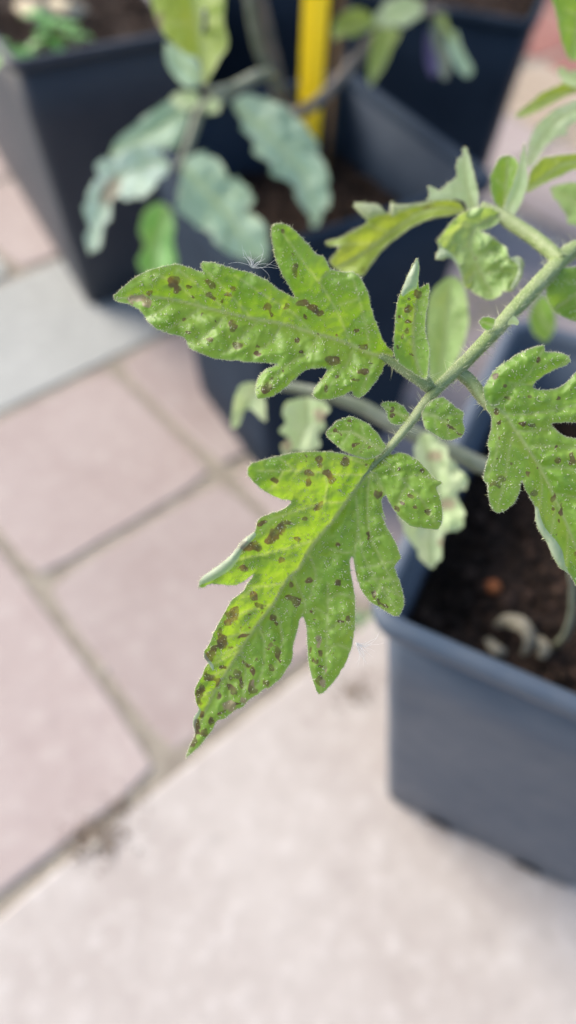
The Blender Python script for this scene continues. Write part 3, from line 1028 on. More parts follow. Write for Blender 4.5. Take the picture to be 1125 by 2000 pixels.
L_sp = sp(z2, 1.9737, [(370, 350, 15, 11, 30), (540, 270, 16, 15), (538, 296, 13, 12), (502, 325, 16, 18), (498, 358, 9, 18), (575, 330, 26, 13, 45), (588, 352, 16, 12), (640, 283, 20, 17), (720, 290, 7, 7), (315, 313, 4, 4),
                       (490, 255, 6, 8), (488, 275, 4, 6), (535, 452, 28, 13, -40), (480, 500, 12, 9), (412, 515, 20, 9), (370, 560, 32, 24, -35), (348, 588, 18, 14), (388, 540, 20, 20, -40), (265, 605, 45, 20, -15), (300, 612, 16, 16), (318, 517, 20, 10, -20),
                       (457, 577, 12, 8, 20), (388, 662, 13, 15), (245, 690, 18, 11), (765, 405, 15, 18), (612, 597, 11, 9), (728, 565, 7, 12), (500, 740, 17, 13), (607, 747, 13, 11), (430, 750, 10, 12),
                       (440, 808, 28, 12, 10), (450, 825, 16, 14), (288, 795, 12, 16), (847, 310, 10, 8), (935, 312, 9, 13), (895, 410, 12, 8), (858, 435, 11, 9), (905, 455, 12, 9), (960, 472, 12, 9), (875, 350, 4, 4), (842, 462, 6, 14, -40), (330, 480, 30, 5, -20)]) + \
    sp(z3, 2.3936, [(348, 392, 14, 18), (378, 437, 24, 12, 25), (322, 474, 12, 8), (246, 485, 28, 30, -20), (262, 460, 14, 18), (205, 615, 26, 28), (212, 590, 18, 16), (240, 633, 16, 7, -20), (290, 540, 8, 6), (333, 540, 12, 9), (295, 580, 38, 9, -15), (143, 672, 24, 32),
                    (205, 725, 18, 11), (152, 775, 20, 18), (95, 865, 18, 42), (540, 412, 28, 16, 20), (548, 432, 16, 14), (505, 395, 18, 8), (432, 495, 16, 18, 40), (455, 522, 18, 12, 40), (393, 560, 9, 10), (455, 600, 8, 8), (424, 622, 12, 18), (460, 660, 13, 38, -10), (410, 640, 8, 8),
                    (497, 658, 5, 5), (430, 730, 14, 14), (270, 760, 16, 28), (318, 715, 25, 11, 35), (345, 745, 12, 20), (336, 810, 13, 40, 10), (248, 830, 16, 40, -40), (185, 860, 14, 16), (415, 800, 7, 14), (886, 110, 7, 13), (738, 150, 12, 9), (617, 468, 9, 8),
                    (630, 507, 8, 8), (790, 503, 12, 15), (755, 515, 20, 8), (660, 660, 12, 24), (640, 700, 10, 14), (660, 718, 20, 7), (608, 605, 8, 5), (612, 640, 7, 12), (617, 690, 6, 14), (655, 790, 18, 26), (717, 657, 5, 5),
                    (742, 385, 5, 4), (908, 388, 12, 22, -20), (935, 418, 16, 9, 50), (965, 436, 20, 11, 50), (900, 345, 4, 7), (830, 295, 6, 16), (1020, 405, 4, 5), (978, 345, 4, 4), (80, 1020, 14, 30), (60, 1050, 16, 50, 20), (85, 985, 14, 22), (118, 1030, 18, 20, 40), (150, 980, 16, 22), (205, 940, 24, 12, -30), (275, 895, 24, 10, -30), (345, 840, 20, 12, -30), (400, 800, 14, 14), (108, 820, 14, 20), (128, 760, 14, 26), (165, 640, 22, 14, -40), (190, 560, 14, 20), (70, 1075, 14, 26), (110, 950, 10, 20), (225, 520, 16, 14), (395, 470, 8, 10), (180, 800, 10, 22, 20), (290, 800, 10, 24, 10), (240, 770, 9, 14), (360, 690, 9, 10), (470, 700, 7, 10)])
L_dry = sp(z3, 2.3936, [(650, 595, 14, 24), (650, 625, 12, 12), (235, 905, 34, 26), (690, 740, 8, 26), (675, 800, 14, 20), (795, 505, 7, 10), (300, 880, 16, 10), (915, 375, 6, 14), (350, 800, 8, 30)])
leaf(rach, L_out, L_mid, .159, M_leaf, L_veins, L_sp, L_dry, tilt=(.02, .05), kpos=.80, kneg=.30, flen=105, blister=8.5, bw=14, curl=5, wave=10, quilt=3.6, hairs=2.0, edge_hairs=True, seed=5, droop=40,
     flaps=[(z2((78, 742), (78, 757), (88, 752), (120, 742), (165, 718), (200, 694), (226, 660), (244, 622), (268, 598), (296, 566), (291, 551), (264, 569), (239, 589), (209, 629), (179, 659), (139, 689), (96, 719)), 7, 1.),
            (z3((66, 1000), (68, 962), (92, 924), (82, 900), (95, 915), (103, 935), (88, 962), (76, 1000), (80, 1030)), 4, .8),
            (z3((118, 655), (117, 680), (136, 706), (158, 742), (163, 722), (148, 698), (130, 676)), 5, .8)],
     label='deeply lobed end leaflet with brown spots and a curled side lobe')
# small side lobe-leaflet above it
leaf(rach, z2((795, 220), (770, 180), (730, 137), (690, 115), (655, 107), (610, 125), (577, 155), (567, 175), (590, 202), (630, 235), (670, 254), (710, 266), (745, 266), (775, 250)),
     z2((790, 240), (730, 205), (660, 165), (575, 172)), .1575, M_leaf, [z2((720, 200), (700, 130)), z2((680, 178), (640, 130)), z2((720, 205), (690, 245)), z2((660, 168), (625, 215))],
     sp(z2, 1.9737, [(612, 165, 18, 7, 25), (625, 178, 8, 6), (680, 212, 14, 8, 35), (735, 222, 9, 9), (655, 128, 9, 8), (702, 240, 5, 5)]), kpos=.45, kneg=.35, flen=40, blister=6, curl=4, wave=5,
     quilt=3.6, hairs=2.2, edge_hairs=True, seed=14)
# two round leaflets on the stalk
leaf(rach, z5((68, 420), (80, 405), (105, 401), (150, 408), (190, 430), (218, 468), (205, 500), (172, 525), (130, 520), (106, 495), (100, 462), (85, 440)), z5((215, 490), (170, 470), (120, 440), (80, 420)), .159, M_leaf,
     [z5((170, 470), (160, 420)), z5((140, 455), (120, 500))], sp(z5, 2.7778, [(125, 432, 14, 8), (130, 475, 14, 14), (118, 452, 8, 8)]), kpos=.4, kneg=.4, flen=30, blister=4, curl=4, wave=3, quilt=3.6, hairs=2.2, edge_hairs=True, seed=15)
leaf(rach, z5((290, 470), (305, 430), (330, 405), (362, 386), (400, 378), (430, 395), (470, 430), (514, 462), (510, 500), (520, 560), (500, 592), (450, 608), (400, 605), (350, 572), (312, 550), (296, 510)),
     z5((290, 470), (350, 475), (420, 515), (500, 580)), .1575, M_leaf, [z5((340, 475), (380, 420), (430, 400)), z5((400, 500), (450, 470), (500, 470)), z5((360, 480), (360, 540)), z5((430, 520), (430, 590))],
     sp(z5, 2.7778, [(440, 540, 24, 12, 35), (465, 555, 16, 10), (492, 575, 20, 8), (425, 505, 10, 6), (375, 400, 10, 6), (350, 530, 5, 5), (310, 500, 5, 8)]), kpos=.5, kneg=.3, flen=35, blister=9, curl=6, wave=6, quilt=3.6, hairs=2.2, edge_hairs=True, seed=16)
leaf(rach, z4((704, 820), (722, 803), (742, 800), (772, 812), (764, 848), (740, 858), (718, 846)), z4((770, 840), (745, 830), (715, 820)), .166, M_leaf, kpos=.4, kneg=.4, flen=20, blister=2, wave=2, step=4, edge_hairs=True, seed=17)
leaf(rach, z4((845, 800), (858, 792), (878, 822), (870, 836), (845, 832), (828, 838), (830, 818)), z4((830, 830), (850, 820), (872, 830)), .1665, M_leaf_pale, kpos=.5, kneg=.5, flen=12, blister=1, wave=2, step=3.5, seed=18)
# right-hand leaflet
R_out = z5((635, 405), (622, 330), (640, 300), (670, 250), (720, 200), (770, 170), (790, 155), (840, 130), (900, 105), (948, 96), (956, 130), (1000, 133), (1050, 140), (1085, 160), (1096, 182), (1075, 200), (1020, 222),
           (960, 252), (908, 290), (890, 318), (900, 332), (930, 338), (1000, 336), (1060, 310), (1100, 270), (1125, 245), (1180, 220), (1260, 300), (1240, 470), (1125, 512), (1060, 512), (992, 520),
           (1020, 560), (1070, 590), (1125, 603), (1220, 620), (1300, 800), (1280, 1200), (1230, 1450), (1180, 1440), (1125, 1395), (1085, 1330), (1040, 1302), (1000, 1240), (965, 1160), (920, 1090),
           (905, 1030), (905, 970), (880, 930), (850, 870), (830, 830), (818, 890), (790, 950), (742, 990), (700, 1002), (670, 982), (652, 920), (645, 850), (624, 820), (640, 740), (657, 680), (648, 630),
           (667, 540), (665, 480), (640, 440))
leaf(rach, R_out, z5((640, 405), (740, 470), (800, 560), (860, 650), (930, 760), (1000, 900), (1080, 1080), (1200, 1400)), .1595, M_leaf,
     [z5((680, 420), (780, 330), (880, 240), (950, 110)), z5((760, 300), (900, 300), (1080, 180)), z5((740, 470), (860, 470), (1000, 450), (1125, 420)), z5((660, 430), (700, 540), (690, 700), (640, 820)),
      z5((790, 550), (760, 680), (740, 820), (700, 980)), z5((860, 650), (1000, 640), (1200, 660)), z5((930, 760), (1060, 760), (1250, 800)), z5((930, 770), (940, 880), (920, 1000)),
      z5((1000, 900), (1010, 1000), (990, 1120)), z5((1000, 900), (1120, 920), (1250, 980)), z5((1080, 1080), (1080, 1200), (1070, 1300)), z5((800, 560), (900, 560), (990, 540))],
     sp(z5, 2.7778, [(690, 265, 15, 17), (740, 315, 10, 12), (922, 178, 13, 15), (760, 385, 24, 12, 30), (875, 375, 18, 9), (1030, 385, 14, 10), (695, 452, 14, 18), (708, 515, 8, 14), (835, 522, 22, 14),
                     (882, 530, 24, 10), (715, 600, 9, 12), (730, 570, 6, 8), (792, 603, 5, 6), (700, 708, 9, 9), (770, 735, 8, 14), (865, 795, 16, 18), (720, 820, 20, 20), (710, 862, 12, 14), (688, 845, 22, 12), (660, 850, 10, 14),
                     (1018, 652, 8, 6), (1025, 722, 24, 16), (1105, 710, 24, 35), (1018, 775, 8, 7), (900, 895, 20, 25), (1003, 925, 14, 25), (1000, 985, 12, 12), (1048, 985, 9, 40), (1030, 1050, 10, 16),
                     (1018, 1113, 9, 6), (1118, 1230, 10, 14), (920, 765, 5, 6), (830, 145, 10, 6), (1100, 330, 8, 10)]), tilt=(.03, .02), kpos=.85, kneg=.25, flen=80, blister=8.5, bw=14, curl=4, wave=10,
     flaps=[(z5((904, 970), (905, 1030), (920, 1090), (965, 1160), (1000, 1240), (1040, 1302), (1085, 1330), (1068, 1290), (1050, 1210), (1020, 1160), (985, 1120), (955, 1080), (935, 1030), (922, 980)), 6, 1.)],
     quilt=3.6, hairs=1.9, edge_hairs=True, seed=21, label='lobed leaflet cut by the right edge, pale curled margin')

# upper-right leaflets on the branching stalk
G = .199
leaf(rach, z4((640, 335), (618, 305), (560, 290), (500, 293), (420, 310), (350, 312), (322, 300), (316, 340), (300, 352), (270, 318), (240, 308), (170, 302), (163, 325), (218, 380), (180, 412), (110, 450), (36, 475),
               (50, 490), (98, 496), (55, 560), (100, 602), (190, 622), (240, 560), (290, 500), (350, 450), (420, 402), (500, 370), (560, 360), (630, 348)),
     z4((640, 340), (540, 325), (430, 355), (320, 430), (200, 520), (80, 590)), .209, M_leaf_yellow, [z4((430, 355), (350, 330)), z4((320, 430), (230, 400), (170, 320)), z4((250, 480), (150, 480), (60, 482))],
     sp(z4, 2.2277, [(480, 320, 24, 6), (200, 600, 10, 10)]), kpos=.5, kneg=.5, flen=40, blister=6, wave=12, step=5,
     flaps=[(z4((318, 305), (316, 355), (330, 365), (360, 345), (430, 322), (520, 298), (430, 306), (350, 310)), 6, 1.), (z4((163, 305), (163, 325), (216, 378), (250, 365), (300, 352), (272, 318), (240, 308)), 6, 1.)],
     edge_hairs=True, seed=23, label='narrow yellowing leaflet seen from the side')
leaf(rach, z4((478, 292), (488, 268), (482, 232), (510, 238), (530, 250), (570, 217), (606, 190), (604, 150), (614, 110), (632, 100), (634, 66), (646, 62), (664, 110), (684, 190), (700, 262), (696, 320), (655, 332), (640, 300), (600, 288), (540, 290)),
     z4((680, 325), (655, 250), (640, 150), (640, 70)), .203, M_leaf_pale, [z4((655, 250), (590, 250), (500, 250))], kpos=.3, kneg=.5, flen=40, blister=5, wave=6, step=5, edge_hairs=True, seed=24,
     label='pale pointed leaflet turned upright')
leaf(rach, z4((770, 300), (755, 240), (754, 190), (770, 150), (792, 108), (828, 95), (862, 112), (880, 160), (860, 260), (830, 320), (800, 330)), z4((815, 320), (820, 230), (828, 110)), .201, M_leaf,
     [z4((818, 250), (780, 200)), z4((822, 200), (850, 150))], kpos=.6, kneg=.6, flen=30, blister=5, wave=5, step=5, edge_hairs=True, seed=25)
leaf(rach, z4((800, 345), (812, 320), (840, 250), (868, 170), (888, 90), (900, 46), (906, 100), (912, 170), (912, 230), (892, 290), (862, 350), (830, 362)), z4((820, 350), (870, 240), (898, 70)), .1985, M_leaf_pale,
     kpos=.3, kneg=.3, flen=30, blister=3, wave=4, step=5, edge_hairs=True, seed=26)
leaf(rach, z4((800, 350), (775, 338), (755, 326), (700, 322), (640, 345), (590, 380), (552, 430), (524, 470), (530, 500), (516, 545), (540, 548), (572, 540), (600, 560), (622, 610), (640, 662), (690, 700), (750, 727), (800, 702), (804, 690),
               (850, 682), (888, 622), (897, 560), (872, 538), (835, 545), (822, 500), (780, 468), (742, 440), (712, 428), (735, 420), (772, 402), (792, 380)),
     z4((798, 358), (700, 400), (660, 470), (690, 560), (760, 700)), .1975, M_leaf_dull, [z4((680, 410), (620, 400), (540, 480)), z4((660, 480), (600, 530)), z4((690, 540), (760, 520), (830, 560)), z4((700, 590), (660, 640)), z4((720, 620), (800, 600), (880, 620))],
     sp(z4, 2.2277, [(690, 540, 8, 5)]), kpos=.35, kneg=.5, flen=40, blister=6, bw=14, curl=-8, curlw=10, wave=16, wscale=.03, step=4.5,
     flaps=[(z4((516, 546), (530, 500), (525, 474), (548, 500), (590, 530), (625, 590), (638, 640), (642, 660), (622, 612), (600, 562), (572, 542), (540, 549)), 6, 1.),
            (z4((835, 545), (872, 538), (897, 560), (888, 622), (850, 682), (838, 674), (868, 620), (872, 575)), 5, .8)],
     quilt=2.5, hairs=1.0, edge_hairs=True, seed=27, label='crumpled round leaflet curling over itself')
leaf(rach, z4((1130, 583), (1052, 588), (1010, 620), (994, 680), (1010, 740), (1050, 790), (1125, 818), (1250, 820), (1310, 700), (1250, 600)), z4((1230, 600), (1150, 680), (1040, 760)), .186, M_leaf,
     [z4((1150, 680), (1080, 640)), z4((1130, 690), (1130, 790))], (), kpos=.35, kneg=.2, flen=50, blister=7, wave=8, step=5, edge_hairs=True, hairs=.8, seed=28)
# leaflets of the next leaf, entering from the right
up_stalk, _ = stalk(tom, 'leaf_stalk', [pt(1150, 60, .25), pt(1165, 190, .243), pt(1170, 300, .235), pt(1185, 390, .232), np.array([.150, .215, .44]), np.array([.187, .209, .46])],
                    [.0012, .0015, .0018, .002, .0022, .0026], M_stem, label='stalk of the leaf entering from the right')
leaf(up_stalk, z8((800, 1045), (812, 960), (832, 880), (862, 815), (905, 765), (1000, 690), (1125, 640), (1250, 640), (1200, 720), (1125, 780), (1075, 810), (1060, 860), (1010, 870), (935, 930), (868, 1035), (830, 1065)),
     z8((1220, 660), (1000, 770), (820, 1040)), .232, M_leaf_pale, [z8((1000, 770), (950, 760))], kpos=.4, kneg=.3, flen=50, blister=6, wave=10, step=6, seed=31, label='long pale leaflet hanging diagonally')
leaf(up_stalk, z8((735, 745), (770, 700), (850, 640), (900, 595), (990, 555), (1060, 525), (1190, 560), (1100, 600), (1060, 615), (950, 672), (850, 722), (790, 745)), z8((1180, 560), (950, 630), (745, 742)), .25, M_leaf_yellow,
     kpos=.4, kneg=.4, flen=30, blister=4, wave=6, step=6, seed=32)
leaf(up_stalk, z8((1005, 440), (1040, 425), (1080, 455), (1125, 450), (1240, 470), (1240, 560), (1125, 560), (1060, 540), (1020, 490)), z8((1220, 500), (1100, 490), (1010, 450)), .248, M_leaf_pale, kpos=.4, kneg=.4, flen=30,
     blister=3, wave=5, step=6, seed=33)
leaf(up_stalk, z8((968, -60), (985, 40), (1005, 130), (1028, 240), (1060, 335), (1088, 385), (1120, 388), (1200, 340), (1240, 200), (1240, -60)), z8((1180, -60), (1150, 100), (1095, 380)), .235, M_leaf,
     [z8((1150, 100), (1060, 60)), z8((1130, 200), (1050, 180))], kpos=.5, kneg=.5, flen=40, blister=5, wave=6, step=6, seed=34, label='bright green leaflet hanging in the top right corner')
leaf(up_stalk, z4((908, 255), (918, 205), (932, 158), (980, 110), (1060, 95), (1130, 92), (1230, 100), (1240, 140), (1130, 158), (1090, 168), (1050, 190), (980, 222), (930, 250)), z4((1230, 115), (1060, 140), (915, 245)), .212, M_leaf_yellow,
     [z4((1060, 140), (1020, 110))], kpos=.5, kneg=.4, flen=35, blister=6, wave=6, step=5, edge_hairs=True, seed=35, label='yellow green leaflet edge on behind the curled one')
leaf(up_stalk, z4((1015, 240), (1058, 222), (1125, 215), (1240, 250), (1240, 420), (1125, 402), (1088, 392), (1085, 360), (1058, 320), (1045, 295), (1030, 285)), z4((1240, 320), (1120, 300), (1020, 242)), .222, M_leaf_dull,
     [z4((1120, 300), (1080, 250)), z4((1120, 300), (1090, 370))], kpos=.4, kneg=.4, flen=40, blister=6, wave=8, step=6, seed=36)
# lower leaf, out of focus beneath
low_stalk, _ = stalk(tom, 'leaf_stalk', [pt(505, 752, .262), pt(560, 755, .262), pt(640, 772, .262), pt(710, 797, .263), pt(765, 828, .264), pt(880, 880, .267), pt(960, 915, .270), np.array([.150, .19, .335]), np.array([.201, .206, .325])],
                     list(rad((7, .262), (10, .262), (12, .262), (14, .263), (15, .264), (15, .267), (16, .27))) + [.003, .0034], M_stem_dull, label='blurred pale stalk of the lower leaf', mstep=.003)
leaf(low_stalk, z6((380, 480), (430, 430), (520, 440), (590, 500), (660, 550), (695, 600), (690, 680), (770, 760), (850, 830), (885, 900), (870, 980), (790, 1040), (780, 1080), (815, 1150), (850, 1240), (850, 1360), (780, 1410), (670, 1420), (640, 1540),
                    (612, 1690), (545, 1800), (480, 1760), (400, 1660), (300, 1500), (225, 1350), (190, 1250), (280, 1150), (350, 1000), (370, 800), (360, 640)),
     z6((430, 440), (540, 760), (600, 1100), (520, 1500), (545, 1790)), .249, M_leaf_pale, [z6((540, 760), (700, 800), (850, 880)), z6((600, 1100), (700, 1150), (830, 1300)), z6((570, 1250), (450, 1300), (300, 1450))],
     kpos=.5, kneg=.6, flen=60, blister=10, wave=12, step=6, dry=[(850, 890, 16, 12, 0), (870, 985, 20, 12, 0), (865, 1060, 14, 8, .4)], teeth=(6, 60), seed=41, label='long pale lower leaflet, blurred, over the soil')
leaf(low_stalk, [(835, 590), (850, 560), (878, 540), (903, 552), (915, 600), (914, 640), (898, 695), (872, 738), (850, 770), (838, 745), (832, 660)], [(855, 765), (868, 670), (880, 550)], .252, M_leaf_dull,
     [[(868, 670), (900, 620)], [(866, 690), (840, 640)]], kpos=.4, kneg=.4, flen=40, blister=5, wave=8, step=6, seed=42, label='grey green blurred leaflet standing behind the stalk')
leaf(low_stalk, [(562, 783), (600, 776), (630, 782), (645, 800), (632, 815), (636, 835), (622, 850), (626, 872), (600, 884), (575, 880), (556, 892), (548, 870), (562, 855), (545, 842), (558, 825), (550, 805)], [(600, 778), (598, 830), (575, 885)], .256, M_leaf_pale,
     dry=[(625, 812, 14, 16, 0), (560, 870, 10, 14, 0)], kpos=.5, kneg=.5, flen=25, blister=4, wave=8, step=5, seed=43)
leaf(low_stalk, [(470, 752), (490, 746), (505, 752), (517, 780), (520, 822), (508, 818), (492, 800), (478, 802), (466, 832), (452, 836), (454, 800), (460, 770)], [(505, 752), (488, 780), (460, 830)], .268, M_leaf_pale, kpos=.5, kneg=.4, flen=25,
     blister=3, wave=6, step=5, seed=44)
leaf(low_stalk, [(1038, 600), (1060, 575), (1082, 600), (1085, 640), (1068, 668), (1045, 655), (1034, 630)], [(1085, 650), (1060, 625), (1050, 590)], .30, M_leaf, kpos=.4, kneg=.4, flen=30, blister=4, wave=6, step=6, seed=45)

# ------------------------------------------------------------------ second tomato plant, in the pot with the stake
b2 = at_z(575, 318, SZ_M)
tom2 = empty('tomato_plant', tuple(b2), 'blurred grey green tomato plant with drooping leaves beside the yellow stake', 'tomato plant')
dB = (b2 - CAM) @ FX


def up(px, py, k): return pt(px, py, dB * k)


stalk(tom2, 'main_stem', [b2 - np.array([0, 0, .008]), up(560, 240, .93), up(542, 160, .86), up(522, 70, .80), up(500, -30, .74), up(485, -120, .69)], [.0062, .006, .0058, .0055, .005, .004], M_stem_woody, mstep=.006)
stalk(tom2, 'side_stem', [up(548, 185, .87), up(505, 100, .80), up(487, 10, .75), up(478, -60, .72)], [.0032, .0032, .003, .0025], M_stem_dull, mstep=.006)
D2 = dB * .70
s2, _ = stalk(tom2, 'leaf_stalk', [up(540, 150, .86), pt(505, 148, D2 * 1.06), pt(450, 178, D2 * 1.03), pt(412, 205, D2), pt(392, 215, D2), pt(380, 250, D2), pt(362, 300, D2), pt(345, 330, D2)], list(rad((10, D2), (11, D2), (12, D2), (12, D2), (9, D2), (9, D2), (8, D2), (5, D2))), M_stem_dull, mstep=.005)
leaf(s2, z7((640, 600), (662, 650), (640, 690), (604, 740), (575, 760), (540, 780), (490, 785), (468, 760), (440, 800), (430, 850), (412, 890), (390, 960), (352, 1000), (338, 940), (345, 880), (332, 830), (335, 770), (360, 730), (380, 700), (372, 660), (382, 635), (430, 622), (480, 590), (520, 585), (560, 568), (620, 575)),
     z7((690, 635), (600, 640), (480, 690), (400, 820), (350, 990)), D2 * .97, M_leaf_mint, [z7((600, 640), (540, 590)), z7((560, 655), (540, 760)), z7((480, 690), (400, 650)), z7((430, 760), (345, 800))], dry=[(214, 372, 17, 36, .5)], kpos=.3, kneg=.3, flen=40, blister=3,
     wave=10, step=7, teeth=(10, 58), seed=51, label='drooping grey green leaflet with a brown patch')
leaf(s2, z7((720, 622), (760, 605), (800, 600), (850, 615), (872, 650), (890, 690), (930, 690), (950, 722), (1000, 768), (990, 800), (958, 812), (1000, 840), (1030, 872), (1045, 910), (1055, 950), (1030, 1035), (985, 1010), (930, 1012), (880, 985), (870, 970), (830, 930), (790, 890), (760, 882), (725, 850), (698, 820), (690, 760), (715, 700)),
     z7((705, 640), (780, 720), (880, 830), (1020, 1020)), D2 * .99, M_leaf_grey, [z7((780, 720), (850, 690)), z7((830, 780), (940, 760)), z7((880, 830), (1010, 860)), z7((780, 720), (720, 780)), z7((850, 800), (800, 890)), z7((920, 880), (880, 970))], kpos=.25, kneg=.25, flen=50,
     blister=3, wave=10, step=7, teeth=(10, 58), seed=52, label='broad toothed grey green leaflet hanging in the middle')
leaf(s2, [(455, 195), (480, 186), (520, 190), (545, 205), (568, 215), (590, 242), (612, 262), (622, 295), (635, 320), (640, 350), (645, 382), (632, 420), (615, 442), (600, 420), (588, 398), (575, 372), (560, 352), (535, 340), (520, 315), (500, 300), (490, 270), (472, 245)],
     [(440, 190), (520, 260), (590, 340), (618, 435)], D2 * 1.02, M_leaf_grey, [[(500, 240), (560, 230)], [(540, 280), (610, 290)], [(520, 262), (505, 300)], [(570, 315), (540, 335)]], kpos=.3, kneg=.3, flen=50, blister=3, wave=10, step=7, teeth=(10, 58), seed=53)
leaf(s2, [(282, 412), (310, 395), (330, 405), (342, 440), (338, 470), (346, 520), (320, 560), (285, 545), (268, 510), (282, 480), (272, 452)], [(330, 395), (310, 470), (300, 550)], D2 * 1.1, M_seed, kpos=.3, kneg=.3, flen=40, blister=5, wave=8, step=7, seed=54)
leaf(s2, [(352, 192), (368, 225), (358, 262), (340, 292), (300, 285), (262, 292), (232, 305), (212, 308), (228, 272), (262, 245), (285, 225), (322, 200)], [(380, 205), (320, 245), (220, 300)], D2 * 1.03, M_leaf_grey, kpos=.3, kneg=.3, flen=40, blister=5, wave=8, step=7, seed=55)
leaf(s2, [(332, 190), (352, 178), (385, 180), (390, 200), (372, 216), (345, 210)], [(392, 205), (360, 192), (338, 190)], D2 * .97, M_leaf_pale, kpos=.3, kneg=.3, flen=20, blister=2, wave=3, step=6, seed=56)
leaf(s2, [(398, 205), (415, 190), (432, 200), (425, 220), (405, 222)], [(428, 195), (400, 218)], D2 * .98, M_leaf_pale, kpos=.3, kneg=.3, flen=20, blister=2, wave=3, step=6, seed=57)
s2b, _ = stalk(tom2, 'leaf_stalk', [up(535, 130, .85), pt(470, 165, D2 * .95), pt(415, 178, D2 * .85), pt(402, 165, D2 * .82), pt(398, 100, D2 * .78), pt(400, 20, D2 * .74)], list(rad((6, D2), (7, D2), (7, D2), (6, D2), (5, D2), (4, D2))), M_stem_dull, mstep=.005)
leaf(s2b, [(298, -40), (302, 30), (318, 65), (340, 88), (362, 105), (390, 115), (398, 165), (406, 160), (418, 135), (432, 112), (446, 85), (438, 40), (440, -10), (432, -50)], [(405, 165), (390, 80), (370, -40)], D2 * .76, M_leaf_yellow, [[(392, 90), (430, 70)], [(385, 50), (320, 40)], [(380, 10), (430, -10)]],
     kpos=.4, kneg=.4, flen=60, blister=7, wave=8, step=8, dry=[(312, 45, 9, 22, 0)], seed=58, label='bright yellow green leaflet hanging in from the top')
leaf(s2b, [(322, 82), (350, 95), (382, 112), (396, 140), (392, 165), (365, 172), (340, 150), (325, 125)], [(398, 160), (360, 130), (328, 90)], D2 * .84, M_leaf_grey, kpos=.4, kneg=.4, flen=40, blister=5, wave=8, step=8, seed=59)
D3 = dB * .84
s2c, _ = stalk(tom2, 'leaf_stalk', [up(552, 215, .90), pt(580, 222, D3), pt(620, 200, D3), pt(668, 150, D3), pt(725, 82, D3), pt(770, 40, D3), pt(850, 20, D3), pt(872, 22, D3)], list(rad((11, D3), (11, D3), (11, D3), (11, D3), (10, D3), (8, D3), (7, D3), (5, D3))), M_stem_woody, mstep=.005)
leaf(s2c, [(728, 42), (742, 15), (762, 0), (790, -8), (822, 2), (826, 25), (800, 48), (765, 52), (740, 52)], [(735, 50), (770, 25), (820, 10)], D3 * .98, M_leaf_pale, kpos=.2, kneg=.2, flen=40, blister=4, wave=8, step=8, teeth=(8, 34), seed=61)
leaf(s2c, [(648, 55), (662, 30), (690, 15), (718, 22), (735, 50), (712, 62), (690, 72), (668, 70), (655, 80)], [(735, 55), (690, 45), (650, 65)], D3 * .98, M_leaf_yellow, kpos=.3, kneg=.3, flen=30, blister=4, wave=8, step=7, seed=62)
leaf(s2c, [(732, 58), (755, 50), (782, 62), (768, 92), (752, 128), (738, 150), (724, 168), (718, 140), (722, 105)], [(755, 52), (745, 100), (725, 165)], D3 * .98, M_leaf_yellow, kpos=.4, kneg=.4, flen=30, blister=4, wave=8, step=7, seed=63)
leaf(s2c, [(850, 15), (868, 20), (876, 50), (892, 70), (888, 82), (868, 62), (855, 42)], [(858, 18), (870, 45), (888, 78)], D3, M_leaf_yellow, kpos=.3, kneg=.3, flen=20, blister=2, wave=4, step=6, seed=64)
leaf(s2c, [(872, 75), (890, 60), (902, 92), (916, 118), (925, 140), (912, 152), (896, 140), (880, 112)], [(880, 65), (898, 105), (915, 148)], D3, M_leaf_grey, kpos=.3, kneg=.3, flen=20, blister=2, wave=4, step=6, seed=65)
leaf(s2c, [(850, 15), (864, 25), (866, 70), (880, 120), (874, 155), (860, 150), (852, 110), (840, 60)], [(856, 20), (862, 80), (870, 150)], D3 * 1.01, M_stem_dull, kpos=.3, kneg=.3, flen=20, blister=2, wave=4, step=6, seed=66)
leaf(s2c, [(836, 55), (848, 70), (855, 110), (856, 142), (842, 150), (832, 125), (830, 85)], [(840, 55), (845, 100), (845, 148)], D3 * 1.01, M_violet, kpos=.3, kneg=.3, flen=20, blister=2, wave=4, step=6, seed=67, name='petal', label='drooping violet petal')


# ------------------------------------------------------------------ yellow stake and cane in the middle pot
def make_stake():
    f = at_z(598, 345, SZ_M)
    root = empty('plant_stake', tuple(f), 'bright yellow plastic stake pushed into the soil of the middle pot', 'plant stake')
    d0 = (f - CAM) @ FX
    w = 22 * d0 / FPX
    lean = np.array([.004, .0, 1.0])
    top = .22

    def section(z, k=1.0):
        c = f + lean * z
        return [c + np.array(p) for p in ((-w * k, .004, 0), (-w * k, -.001, 0), (-w * .1, -.0022, 0), (-w * .02, -.0065, 0), (w * .55 * k, -.0085, 0), (w * .95 * k, -.006, 0), (w * k, .0, 0), (w * .9 * k, .004, 0))]
    V, F = [], []
    zs = [-.03, .0, .05, .1, .15, .19, .2, .21]
    ks = [.25, .8, .93, .98, 1, 1, 1.0, .9]
    for z, k in zip(zs, ks): V += section(z, k)
    m = 8
    for s in range(len(zs) - 1):
        for i in range(m):
            F.append((s * m + i, s * m + (i + 1) % m, (s + 1) * m + (i + 1) % m, (s + 1) * m + i))
    F.append(tuple(reversed(range(m))))
    F.append(tuple(range((len(zs) - 1) * m, len(zs) * m)))
    mesh_obj('stake_blade', V, F, M_yellow, root, smooth=False)
    for zz, xx, hw, hh in ((.165, .10, .0021, .0035), (.152, .42, .0014, .0026), (.140, .2, .0012, .002)):   # worn dark marks on the face
        c = f + lean * zz + np.array((w * xx, -.0092, 0))
        mesh_obj('dark_mark', [c + np.array(q) for q in ((-hw, .0, -hh), (hw * .7, -.0002, -hh * .8), (hw, -.0002, hh * .5), (-hw * .4, .0, hh))], [(0, 1, 2, 3)], M_cane, root, smooth=False)
    return root, f


